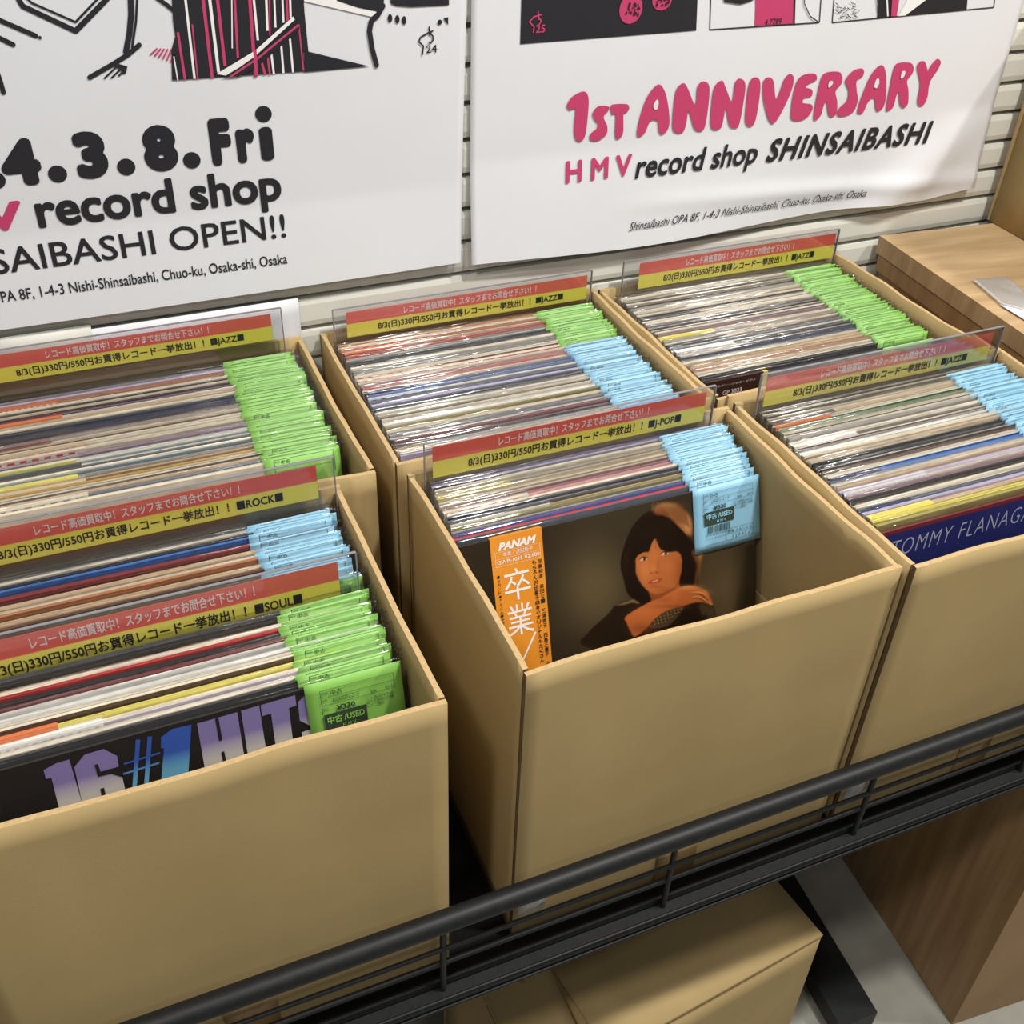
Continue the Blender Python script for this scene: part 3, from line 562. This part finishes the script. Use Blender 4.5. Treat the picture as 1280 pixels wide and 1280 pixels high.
def portrait(X, Y):
    "the printed cover picture; X, Y run right and down over the cover"
    C = np.zeros(X.shape + (3,)); C[:] = (40, 33, 25)
    def over(c, a):
        nonlocal C
        a = np.clip(a, 0, 1)[..., None]; C = C * (1 - a) + np.array(c, float) * a
    g = lambda cx, cy, rx, ry: np.exp(-((X - cx) / rx) ** 2 - ((Y - cy) / ry) ** 2)
    def sh(c, pts, soft=8, a=1.0, grow=0): over(c, a * np.clip(.5 - (sdf_poly(X, Y, smooth_closed(pts)) - grow) / soft, 0, 1))
    over((92, 80, 54), .95 * g(30, 850, 330, 420)); over((92, 76, 50), .95 * g(1060, 900, 330, 420)); over((66, 58, 42), .6 * g(250, 200, 500, 260)); over((70, 58, 40), .5 * g(950, 600, 200, 300))
    # sweater, shoulder light, patterned yoke
    sh((30, 20, 12), [(-60, 1330), (-20, 1210), (70, 1125), (140, 1060), (190, 1000), (300, 965), (420, 985), (560, 960), (820, 975), (910, 985), (965, 1000), (990, 1080), (1005, 1150), (980, 1330), (500, 1400)], 12)
    sh((128, 108, 70), [(195, 1000), (240, 985), (300, 965), (345, 955), (380, 970), (372, 990), (320, 982), (250, 1000)], 10, .8)
    sh((72, 58, 36), [(860, 990), (930, 995), (975, 1030), (995, 1110), (960, 1130), (930, 1090), (870, 1060)], 30, .8)
    for i in range(14): over((92, 76, 48), .35 * g(880 + (i * 37) % 100, 1010 + (i * 23) % 100, 9, 12))
    sh((62, 48, 32), [(458, 1150), (500, 1105), (560, 1062), (640, 1030), (735, 1010), (725, 1045), (680, 1095), (600, 1155), (520, 1178), (465, 1172)], 10, .9)
    m = np.clip(.5 - sdf_poly(X, Y, smooth_closed([(470, 1145), (540, 1082), (640, 1042), (728, 1020), (715, 1045), (670, 1085), (590, 1140), (520, 1160)])) / 6, 0, 1)
    over((150, 122, 82), m * np.clip(.75 * np.sin(X * .13 + Y * .10) * np.sin(Y * .16 - X * .07) + .6 * np.sin(X * .31) * np.sin(Y * .27), 0, 1) * 1.1)
    sh((86, 68, 46), [(460, 1160), (520, 1162), (600, 1142), (670, 1092), (690, 1090), (620, 1160), (540, 1185), (465, 1182)], 8, .7)
    # hair mass
    sh((24, 14, 9), [(228, 690), (240, 590), (285, 450), (340, 350), (400, 285), (470, 245), (560, 225), (660, 270), (760, 400), (815, 520), (850, 640), (850, 760), (822, 862), (720, 872), (600, 900), (470, 990), (410, 992), (330, 952), (278, 895), (252, 790)], 10)
    for i in range(10): sh((46, 24, 12), [(262 + i * 5, 560 + i * 4), (266 + i * 5, 560 + i * 4), (262 + i * 9, 800 + i * 12), (256 + i * 9, 800 + i * 12)], 12, .25)
    # light catching the crown
    sh((150, 92, 52), [(492, 225), (540, 192), (600, 180), (660, 190), (730, 228), (785, 300), (803, 375), (792, 440), (740, 425), (690, 385), (640, 325), (585, 290), (510, 268)], 30, .95)
    over((196, 146, 84), .65 * g(765, 370, 36, 70)); over((188, 140, 84), .5 * g(620, 200, 90, 18)); over((120, 66, 36), .5 * g(600, 270, 80, 22))
    for i in range(17):
        x0 = 500 + i * 14; y0 = 232 - 46 * math.sin(i / 16 * 2.2)
        sh((74, 38, 22), [(x0, y0), (x0 + 5, y0 - 1), (x0 + 90 - i * 2, y0 + 95 + i * 5), (x0 + 80 - i * 2, y0 + 92 + i * 5)], 7, .55)
    for i in range(9): sh((196, 152, 92), [(560 + i * 24, 200 + i * i * 1.1), (564 + i * 24, 199 + i * i * 1.1), (640 + i * 18, 300 + i * 11), (635 + i * 18, 300 + i * 11)], 6, .35)
    for i in range(9): sh((150, 116, 74), [(470 + i * 13, 255 - i * 5), (474 + i * 13, 254 - i * 5), (492 + i * 13 - (i % 3) * 18, 175 + (i % 4) * 10), (490 + i * 13 - (i % 3) * 18, 175 + (i % 4) * 10)], 5, .5)
    # brown edge at the right
    sh((136, 86, 44), [(800, 575), (845, 570), (882, 572), (872, 640), (862, 720), (848, 800), (836, 858), (806, 862), (815, 780), (838, 680)], 20, .9)
    over((176, 124, 68), .6 * g(862, 600, 22, 40))
    for i in range(7): sh((40, 22, 12), [(800 + i * 9, 600 + i * 6), (806 + i * 9, 600), (826 + i * 4, 850), (820 + i * 4, 850)], 8, .45)
    # neck
    sh((132, 66, 32), [(462, 880), (560, 900), (700, 800), (722, 850), (640, 900), (560, 950), (468, 985)], 10)
    # face
    sh((172, 98, 50), [(346, 660), (350, 615), (420, 570), (462, 545), (492, 480), (520, 480), (545, 550), (620, 575), (690, 575), (722, 640), (716, 740), (694, 812), (630, 872), (550, 908), (486, 908), (420, 862), (376, 800), (350, 735)], 10)
    over((198, 122, 68), .75 * g(420, 720, 70, 90)); over((190, 112, 60), .6 * g(500, 600, 50, 110)); over((136, 68, 32), .75 * g(712, 740, 60, 140)); over((140, 74, 36), .55 * g(600, 880, 110, 26)); over((184, 108, 58), .45 * g(610, 700, 60, 50)); over((150, 84, 42), .5 * g(362, 770, 26, 70))
    sh((186, 112, 62), [(722, 650), (742, 640), (752, 650), (735, 664), (724, 662)], 5, .9)
    # eyes
    for cx, cy, w in ((412, 633, 34), (583, 589, 36)):
        sh((112, 58, 30), [(cx - w, cy + 6), (cx - 14, cy - 20), (cx + 14, cy - 24), (cx + w, cy - 10), (cx + w - 6, cy - 2), (cx, cy - 12)], 10, .6)
        sh((226, 190, 146), [(cx - w + 6, cy + 8), (cx - 14, cy - 8), (cx + 10, cy - 12), (cx + w - 4, cy - 2), (cx + 16, cy + 12), (cx - 12, cy + 16)], 6, .85)
        over((24, 11, 7), np.clip(1.7 - np.hypot((X - cx - 6) / 14, (Y - cy) / 15) * 1.5, 0, 1))
        sh((26, 12, 7), [(cx - w, cy + 7), (cx - 18, cy - 12), (cx + 10, cy - 19), (cx + w + 2, cy - 8), (cx + 12, cy - 11), (cx - 14, cy - 5)], 5, .95)
        sh((80, 38, 20), [(cx - w + 10, cy + 12), (cx, cy + 18), (cx + w - 6, cy + 4), (cx, cy + 22)], 5, .6)
        over((252, 244, 226), np.clip(1.5 - np.hypot(X - cx + 8, Y - cy + 2) / 4.5, 0, 1))
    # nose, mouth
    over((136, 70, 36), .55 * g(512, 738, 30, 9)); over((206, 128, 74), .55 * g(492, 712, 16, 26)); over((92, 44, 22), .8 * g(474, 746, 8, 5) + .7 * g(520, 742, 8, 5)); over((150, 82, 42), .4 * g(530, 680, 12, 50))
    sh((146, 62, 38), [(446, 828), (470, 806), (500, 797), (520, 794), (545, 786), (564, 790), (545, 812), (510, 828), (480, 832)], 7, .9)
    sh((214, 168, 128), [(480, 812), (505, 803), (530, 798), (528, 806), (505, 812), (484, 817)], 4, .9)
    sh((170, 82, 52), [(462, 828), (500, 820), (540, 810), (528, 830), (498, 840), (474, 838)], 6, .8); over((118, 58, 30), .4 * g(510, 852, 34, 7)); over((192, 114, 64), .4 * g(500, 880, 40, 12))
    # fringe and the locks beside the face
    sh((22, 12, 8), [(300, 760), (290, 640), (310, 520), (380, 400), (470, 300), (580, 290), (690, 370), (770, 470), (790, 580), (760, 660), (722, 640), (712, 600), (690, 578), (660, 566), (618, 574), (575, 560), (545, 545), (522, 500), (504, 462), (482, 492), (462, 545), (452, 575), (415, 578), (372, 600), (348, 640), (345, 730)], 9)
    for i in range(6): sh((48, 24, 12), [(470 + i * 34, 320 + i * 6), (475 + i * 34, 320 + i * 6), (470 + i * 44, 540 - i * 3), (464 + i * 44, 540 - i * 3)], 14, .25)
    sh((22, 12, 8), [(300, 640), (345, 660), (348, 740), (385, 820), (440, 890), (466, 930), (468, 985), (400, 985), (310, 930), (270, 850)], 10)
    sh((22, 12, 8), [(722, 650), (760, 610), (810, 660), (822, 760), (808, 860), (740, 872), (704, 850), (702, 790), (718, 720)], 10)
    # forearm and hand
    sh((176, 96, 48), [(262, 1102), (318, 1056), (395, 1012), (468, 972), (545, 945), (620, 900), (700, 864), (780, 844), (850, 858), (912, 884), (944, 930), (966, 1000), (930, 992), (872, 976), (800, 986), (720, 1012), (640, 1032), (562, 1066), (492, 1120), (440, 1180), (345, 1252), (306, 1205), (280, 1150)], 9)
    over((206, 140, 78), .8 * g(775, 858, 90, 20)); over((200, 128, 68), .6 * g(880, 900, 60, 22)); over((130, 64, 30), .7 * g(400, 1190, 90, 40)); over((132, 68, 34), .6 * g(640, 1012, 130, 16)); over((192, 110, 58), .5 * g(420, 1060, 80, 34)); over((140, 74, 36), .45 * g(590, 960, 60, 26))
    for p in ([(784, 908), (830, 906), (878, 912), (910, 940), (934, 972), (905, 950), (872, 924), (826, 914)], [(800, 948), (845, 938), (890, 958), (930, 990), (888, 968), (846, 948)]): sh((92, 44, 22), p, 7, .8)
    for p in ([(784, 900), (832, 896), (882, 902), (925, 938), (880, 908), (830, 902)], [(800, 940), (848, 928), (894, 948), (938, 982), (892, 956), (848, 936)]): sh((232, 178, 116), p, 6, .7)
    for cx, cy in ((938, 978), (952, 992)): over((226, 170, 120), .5 * g(cx, cy, 8, 6))
    over((24, 18, 12), .5 * np.clip((X - 1090) / 160, 0, 1) * (Y > 520))
    return C
nx, nz = 300, 190
zlo, zhi = 0.135, SH - 0.0005
gx = np.linspace(-SW, SW, nx + 1); gz = np.linspace(zlo, zhi, nz + 1); GX, GZ = np.meshgrid(gx, gz)
Mn = np.array(M); W3 = np.stack([GX, GX * 0 - 0.0004, GZ, GX * 0 + 1], -1) @ Mn.T
q = (W3[..., :3] - _C) @ _RM; PX = 640 + FPX * q[..., 0] / -q[..., 2]; PYY = 640 - FPX * q[..., 1] / -q[..., 2]
Cc = portrait((PX - 740) * 6.4, (PYY - 600) * 6.4) / 255
Cl = np.where(Cc <= .04045, Cc / 12.92, ((Cc + .055) / 1.055) ** 2.4) * 1.45
me = bpy.data.meshes.new('cover_picture')
vs = np.stack([GX.ravel(), GX.ravel() * 0 - 0.0004, GZ.ravel()], -1); Wn = nx + 1
me.from_pydata(vs.tolist(), [], [(j * Wn + i, j * Wn + i + 1, (j + 1) * Wn + i + 1, (j + 1) * Wn + i) for j in range(nz) for i in range(nx)])
ca = me.color_attributes.new('picture', 'FLOAT_COLOR', 'POINT'); ca.data.foreach_set('color', np.concatenate([Cl.reshape(-1, 3), np.ones((Cl.shape[0] * Cl.shape[1], 1))], 1).ravel().astype(np.float32))
pm = mat('printed_picture', (128, 128, 128), 0.35); an = nd(pm, 'ShaderNodeVertexColor', layer_name='picture'); pm.node_tree.links.new(an.outputs[0], pm.node_tree.nodes['Principled BSDF'].inputs['Base Color'])
me.materials.append(pm); link('cover_picture', me, rt)
# orange band
ox0, _ = on_plane(M, 611, 672); ox1, _ = on_plane(M, 676, 657)
MB().box(ox0, ox1, -0.0012, ST + .0004, 0.0, SH + .0006).build('obi_band', noisy('orange_band', (228, 148, 50), (222, 140, 44), (1, 1, 1), 20, 0.4), rt)
t = Print(-0.0015)
def fitM(t, M, body, u0, v0, u1, v1, mi=0, **k):
    a_ = on_plane(M, u0, v0); b_ = on_plane(M, u1, v1); t.text(body, min(a_[0], b_[0]), max(a_[0], b_[0]), min(a_[1], b_[1]), max(a_[1], b_[1]), mi, **k)
ow = ox1 - ox0; zt = SH
t.text('PANAM', ox0 + ow * .14, ox0 + ow * .88, zt - .0130, zt - .0050, 0, 0.05, 0.3)
t.text('卒業／沢田聖子', ox0 + ow * .22, ox0 + ow * .80, zt - .0195, zt - .0152, 0)
t.text('GWP-1015 ¥2,600', ox0 + ow * .10, ox0 + ow * .92, zt - .0268, zt - .0225, 0, 0.01)
for z in (zt - .0140, zt - .0210, zt - .0285): t.rect(ox0 + ow * .07, ox0 + ow * .94, z - .0002, z)
t.rect(ox0 + ow * .07, ox0 + ow * .075, zt - .0285, zt - .0140); t.rect(ox0 + ow * .935, ox0 + ow * .94, zt - .0285, zt - .0140)
t.text('卒', ox0 + ow * .19, ox0 + ow * .70, zt - .066, zt - .0335, 0, 0.0, 0, 4); t.text('業', ox0 + ow * .19, ox0 + ow * .70, zt - .103, zt - .0705, 0, 0.0, 0, 4)
t.line([(ox0 + ow * .72, zt - .104), (ox0 + ow * .34, zt - .138)], .0018, 0, False)
t.build('lettering', [WHITEINK], rt)
t = Print(-0.0015)
for i, ch in enumerate('加藤和彦 森田公一 三浦徳子 西島三重子 そして'):
    if ch != ' ': t.text(ch, ox0 + ow * .875, ox0 + ow * .955, zt - .0345 - i * .0052, zt - .0300 - i * .0052, 0, 0.012, 0, 1)
for i, ch in enumerate('もちろん沢田聖子自身のオリジナルもたくさん'):
    t.text(ch, ox0 + ow * .765, ox0 + ow * .845, zt - .0345 - i * .0052, zt - .0300 - i * .0052, 0, 0.012, 0, 1)
for i, ch in enumerate('●セカンド・アルバム●待望の新作登場'):
    t.text(ch, ox0 + ow * .07, ox0 + ow * .125, zt - .040 - i * .0040, zt - .0368 - i * .0040, 0, 0.0, 0, 1)
t.build('lettering', [INK], rt)
link('price_tag', full_tag('blue', 'J-POPレコード'), rt, (0.0850, 0, SH + .002), (0, R(-0.5), 0)).scale = (1, 1, .88)
# soul front record
rt, M = front_record((-0.2385, 0.0085, 0.0145), 11.2, 'black', 'black', 'black LP with giant lilac and blue numerals, front of the soul section', 'soul records in the front left carton', 5)
g1 = bpy.data.materials.new('lilac_to_silver_print'); g1.use_nodes = True
def gradient(m, top, bot, z1, z0):
    L = m.node_tree.links; b = m.node_tree.nodes['Principled BSDF']; b.inputs['Roughness'].default_value = .4
    tc = nd(m, 'ShaderNodeTexCoord'); sp = nd(m, 'ShaderNodeSeparateXYZ'); L.new(tc.outputs['Object'], sp.inputs[0])
    mr = nd(m, 'ShaderNodeMapRange'); mr.inputs['From Min'].default_value = z0; mr.inputs['From Max'].default_value = z1; L.new(sp.outputs['Z'], mr.inputs['Value'])
    cr = nd(m, 'ShaderNodeValToRGB'); cr.color_ramp.elements[0].color = (*lin(bot), 1); cr.color_ramp.elements[1].color = (*lin(top), 1); cr.color_ramp.elements[0].position = .30; cr.color_ramp.elements[1].position = .62
    L.new(mr.outputs[0], cr.inputs[0]); L.new(cr.outputs[0], b.inputs['Base Color'])
zT = on_plane(M, 120, 938)[1]
gradient(g1, (140, 128, 184), (222, 216, 212), zT, zT - .05)
g2 = bpy.data.materials.new('blue_print'); g2.use_nodes = True; gradient(g2, (58, 96, 186), (118, 190, 226), zT, zT - .05)
t = Print(-0.0005); t2 = Print(-0.0009)
def PA(pts, ox, oy): return [on_plane(M, ox + x / 6.4, oy + y / 6.4) for x, y in pts]
t.poly(PA([(92, 655), (190, 600), (298, 568), (405, 935), (469, 1155), (274, 1186), (225, 992), (155, 715), (112, 725)], 40, 860), 0)
t.poly(PA([(338, 630), (420, 530), (572, 485), (680, 540), (693, 622), (700, 645), (722, 710), (750, 830), (800, 1060), (470, 1150), (405, 935)], 40, 860), 0)
t2.poly(PA([(500, 608), (526, 602), (548, 664), (693, 623), (705, 640), (722, 708), (630, 680), (528, 706)], 40, 860), 2)
t2.poly(PA([(546, 800), (575, 792), (597, 885), (640, 1050), (600, 1060), (565, 890)], 40, 860), 2)
for a_, b_, w_ in (((848, 410), (805, 990), .0031), ((942, 385), (900, 965), .0031), ((735, 605), (1025, 515), .0017), ((730, 685), (1018, 595), .0017)): t.line(PA([a_, b_], 40, 860), w_, 1, False)
t.poly(PA([(1032, 390), (1120, 325), (1275, 290), (1250, 680), (1235, 900), (1020, 960), (1032, 745), (1055, 480), (1030, 478)], 40, 860), 1)
t.poly(PA([(103, 410), (425, 318), (480, 668), (512, 870), (200, 965), (165, 765)], 230, 840), 0)
t2.poly(PA([(248, 368), (274, 360), (305, 540), (280, 548)], 230, 840), 2); t2.poly(PA([(298, 635), (320, 628), (338, 715), (370, 860), (345, 870), (312, 720)], 230, 840), 2)
t.poly(PA([(455, 308), (600, 265), (655, 615), (688, 825), (540, 870), (510, 660)], 230, 840), 0)
t.poly(PA([(612, 262), (887, 182), (898, 265), (838, 285), (870, 545), (895, 750), (765, 790), (733, 590), (695, 330), (625, 350)], 230, 840), 0)
t.poly(PA([(910, 240), (985, 165), (1200, 110), (1200, 380), (1015, 430), (925, 385)], 230, 840), 0); t.poly(PA([(940, 480), (1010, 455), (1100, 430), (1150, 650), (960, 690), (945, 525)], 230, 840), 0)
tb = MB().add(t.v, t.f); tb.m = t.m[:]; k_ = len(tb.m); tb.add(t2.v, t2.f); tb.m[k_:] = t2.m
tb.build('lettering', [g1, g2, cover_mat('black')], rt)
link('price_tag', full_tag('green', 'ROCK/POPSレコード'), rt, (0.0855, -0.0004, SH + .0035), (0, R(0.3), 0))
# front right carton, blue record
rt, M = front_record((0.5420, 0.0100, 0.0185), 9.8, 'navy', 'maroon', 'deep blue LP lettered in thin silver capitals, front of the front right carton', 'jazz records in the front right carton', 6)
MB().box(-SW, SW, -0.0005, 0, 0.0, SH - .004).build('cover_picture', noisy('deep_blue_cover', (26, 34, 96), (34, 42, 108), (1, 1, 1), 12, .4), rt)
MB().box(-SW, SW, -0.0006, 0, SH - .004, SH).build('cover_border', mat('maroon_border', (112, 36, 52), .4), rt)
t = Print(-0.0008); a_ = on_plane(M, 1106, 688)
x0_ = a_[0] + .005; zc = SH - .012
t.text('TOMMY FLANAGAN TRIO', x0_, x0_ + .245, zc - .0172, zc, 0, -0.014, 0.16, 3, 1.15)
t.build('lettering', [mat('silver_ink', (168, 174, 196), .4)], rt)
link('price_tag', TAGS['blue'][0], rt, (0.0845, 0, SH + .001))
# back right carton front record with brown band
rt, M = front_record((0.5280, 0.3230, 0.0172), 5.3, 'slate', 'black', 'black LP with dark brown and yellow band, front of the back right carton', 'jazz records in the back right carton', 7)
MB().box(-SW, -SW + .076, -0.0007, ST + .0004, 0, SH + .0006).build('obi_band', mat('dark_brown_band', (58, 34, 30), .4), rt)
o_ = MB().box(-SW + .076, -SW + .082, -0.0007, ST + .0004, 0, SH + .0006).build('obi_band', mat('yellow_band', (226, 200, 92), .4), rt); o_['label'] = 'yellow end of the band'
t = Print(-0.0010)
q0 = on_plane(M, 903, 489)[0]
t.text('GP 3033', q0, q0 + .025, SH - .0185, SH - .0130, 0, 0.01); t.text('¥2,500', q0 + .001, q0 + .025, SH - .0262, SH - .0205, 0, 0.01)
t.text('モダン・ジャズ・ピアノ', q0 - .008, q0 + .042, SH - .0078, SH - .0048, 0)
t.build('lettering', [mat('pale_ink', (214, 200, 196), .4)], rt)
link('price_tag', TAGS['green'][0], rt, (0.0845, 0, SH + .001))

# ================================================================== DISPLAY SHELF
sh_ = root('display_shelf', (0, 0, 0), 'black metal display shelf with a tube rail and two wires along its front edge', 'shelf')
XA, XB = -0.95, 0.735
MB().box(XA, XB, -0.020, 0.580, -0.006, 0.0).build('deck', DECKM, sh_)
b = MB(); b.box(XA, XB, -0.031, -0.0205, -0.022, -0.002)
for z in (-0.0045, -0.0095, -0.0185): b.tube((XA, -0.0315, z), (XB, -0.0315, z), 0.0018, 8)
b.build('front_bar', BLACKM, sh_)
MB().box(XA, XB, -0.0195, -0.0165, 0.0, 0.006).build('edge_lip', BLACKM, sh_)
YR = -0.026
MB().tube((XA, YR, 0.109), (XB, YR, 0.109), 0.0098, 24).build('rail', BLACKM, sh_)
MB().tube((XA, YR, 0.068), (XB, YR, 0.068), 0.0024, 10).build('wire', BLACKM, sh_)
MB().tube((XA, YR + .004, 0.040), (XB, YR + .004, 0.040), 0.0028, 10).build('wire', BLACKM, sh_)
for i in range(-3, 4):
    x = -0.0765 + 0.2263 * i
    if XA < x < XB: MB().tube((x, YR + .003, -0.004), (x, YR + .001, 0.109), 0.0030, 10).build('post', BLACKM, sh_)
fz = -0.600
A_, B_ = at_z(987, 1172, fz), at_z(1032, 1172, fz); C_, D_ = at_z(1097, 1265, fz), at_z(1052, 1285, fz)
dv = Vector((A_ - D_)); A2 = Vector(D_) + dv * 3.6; B2 = Vector(C_) + dv * 3.6
b = MB(); pts = [tuple(D_), tuple(C_), tuple(B2), tuple(A2)]
vs = [(p[0], p[1], fz) for p in pts] + [(p[0], p[1], fz - .035) for p in pts]
b.add(vs, [(0, 1, 2, 3), (7, 6, 5, 4), (0, 4, 5, 1), (1, 5, 6, 2), (2, 6, 7, 3), (3, 7, 4, 0)]).build('foot', BLACKM, sh_)
pb = Vector(((D_[0] * .75 + C_[0] * .25), D_[1] + .015, 0))
MB().tube((pb.x, pb.y, -0.65), (pb.x, pb.y, fz - .03), 0.011, 14).build('levelling_foot', mat('chrome', (200, 200, 198), .2, metal=1), sh_)
for x in (-0.9, 0.71): MB().box(x - .015, x + .015, 0.545, 0.575, -0.65, -0.006).build('upright', BLACKM, sh_)

# ================================================================== CARTONS UNDER THE SHELF
def sealed(label, c, h, zt, w, d, rot, flapgap=True):
    "closed carton; c is the front right top corner"
    rt = root('cardboard_carton', (c[0], c[1], -0.65), label, 'carton', 'cartons on the floor under the shelf', (0, 0, rot)); z1 = zt + 0.65
    MB().slab(lambda u, v, s: (-w + w * u, (0.004 if s else 0) + .002 * math.sin(u * 3) * v, .0008 + (z1 - .0008) * v), 8, 8, 0, 1).build('panel', [CARD, CARDEDGE], rt)
    MB().slab(lambda u, v, s: (-w + w * u, d - (0.004 if s else 0), .0008 + (z1 - .0008) * v), 4, 4, 0, 1).build('panel', [CARD, CARDEDGE], rt)
    for x, sg in ((-w, 1), (0, -1)): MB().slab(lambda u, v, s: (x + sg * (0.004 if s else 0), .0045 + (d - .009) * u, .0008 + (z1 - .0008) * v), 4, 4, 0, 1).build('panel', [CARD, CARDEDGE], rt)
    MB().slab(lambda u, v, s: (-w + w * u, -0.001 + (d * .5) * v, z1 + .0045 + .010 * (1 - v) * (1 - u) - (0.004 if s else 0)), 6, 4, 0, 1).build('flap', [CARD, CARDEDGE], rt)
    MB().slab(lambda u, v, s: (-w + w * u, d * .5 + .002 + (d * .5 - .002) * v, z1 + .0045 - (0.004 if s else 0)), 4, 4, 0, 1).build('flap', [CARD, CARDEDGE], rt)
    MB().slab(lambda u, v, s: (-w + .003 + (w - .006) * u, .008 + (d - .02) * v, z1 - .001 - (0.003 if s else 0)), 4, 4, 0, 1).build('inner_flap', [CARD, CARDEDGE], rt)
    return rt
zt = -0.28
c1 = at_z(1028, 1168, zt); c2 = at_z(841, 1276, zt)
sealed('closed cardboard carton on the floor under the shelf, beside the black foot', c1, 0, zt - .004, 0.318, 0.26, math.atan2(c1[1] - c2[1], c1[0] - c2[0]))
c3 = at_z(724, 1290, zt)
cb = sealed('narrow cardboard carton on the floor left of the wider closed one', c3, 0, zt - .004, 0.085, 0.22, 0.0)
tp = at_z(671, 1228, zt)
MB().add([(-0.052, 0.10, .372), (-0.030, 0.10, .372), (-0.036, 0.055, .3715), (-0.052, 0.10, .3705), (-0.030, 0.10, .3705), (-0.036, 0.055, .3705)], [(0, 2, 1), (3, 4, 5), (0, 1, 4, 3), (1, 2, 5, 4), (2, 0, 3, 5)]).build('tape', TAPE, cb)

# ================================================================== OAK CABINET, CARTON AND PAPER ON IT
cab = root('oak_cabinet', (0.7245, -0.022, -0.65), 'oak laminate cabinet beside the black shelf', 'cabinet', None, (0, 0, R(-5.0)))
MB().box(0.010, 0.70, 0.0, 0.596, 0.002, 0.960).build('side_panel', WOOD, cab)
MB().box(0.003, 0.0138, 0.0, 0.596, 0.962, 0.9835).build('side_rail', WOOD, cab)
MB().box(0.0, 0.72, -0.006, 0.600, 0.986, 1.010).build('top_board', WOODLIT, cab)
MB().box(0.006, 0.72, 0.001, 0.595, 0.960, 0.9858).build('shadow_gap', mat('dark_gap', (50, 38, 26), .7), cab)
CZ = 0.360
bx = root('cardboard_box', (0.945, 0.252, CZ + .001), 'tall plain cardboard box standing on the oak cabinet against the slat wall', 'box', None, (0, 0, R(-3.0)))
for fn in (lambda u, v, s: (0 + (0.004 if s else 0) + .002 * math.sin(3 * v), .0045 + .310 * u, .30 * v), lambda u, v, s: (.32 - (0.004 if s else 0), .0045 + .310 * u, .30 * v),
           lambda u, v, s: (.32 * u, (0.004 if s else 0), .30 * v), lambda u, v, s: (.32 * u, .32 - (0.004 if s else 0), .30 * v), lambda u, v, s: (.005 + .31 * u, .005 + .31 * v, .302 + (0.004 if s else 0))):
    MB().slab(fn, 6, 6, 0, 1).build('panel', [CARD, CARDEDGE], bx)
MB().slab(lambda u, v, s: (-0.0012 + (.0005 if s else 0), .20 + .045 * u + .01 * v, .004 + .05 * v), 3, 3).build('tape', FILM, bx)
pp = root('paper_sheet', (0, 0, CZ + .0012), 'white paper half tucked into a translucent film on the oak cabinet top', 'paper')
def quadsheet(ps, z, th, m, name):
    P4 = [at_z(u, v, CZ) for u, v in ps]
    def fn(u, v, s):
        a = P4[0] * (1 - u) * (1 - v) + P4[1] * u * (1 - v) + P4[2] * u * v + P4[3] * (1 - u) * v
        return (a[0], a[1], z + .0012 * math.sin(u * 4) * math.sin(v * 3) ** 2 - (th if s else 0))
    MB().slab(fn, 10, 10).build(name, m, pp)
quadsheet([(1214, 352), (1258, 349), (1330, 405), (1250, 383)], .0022, .0004, FILM, 'film')
quadsheet([(1249, 383), (1285, 378), (1400, 440), (1330, 432)], .0012, .0004, PAPER, 'sheet')
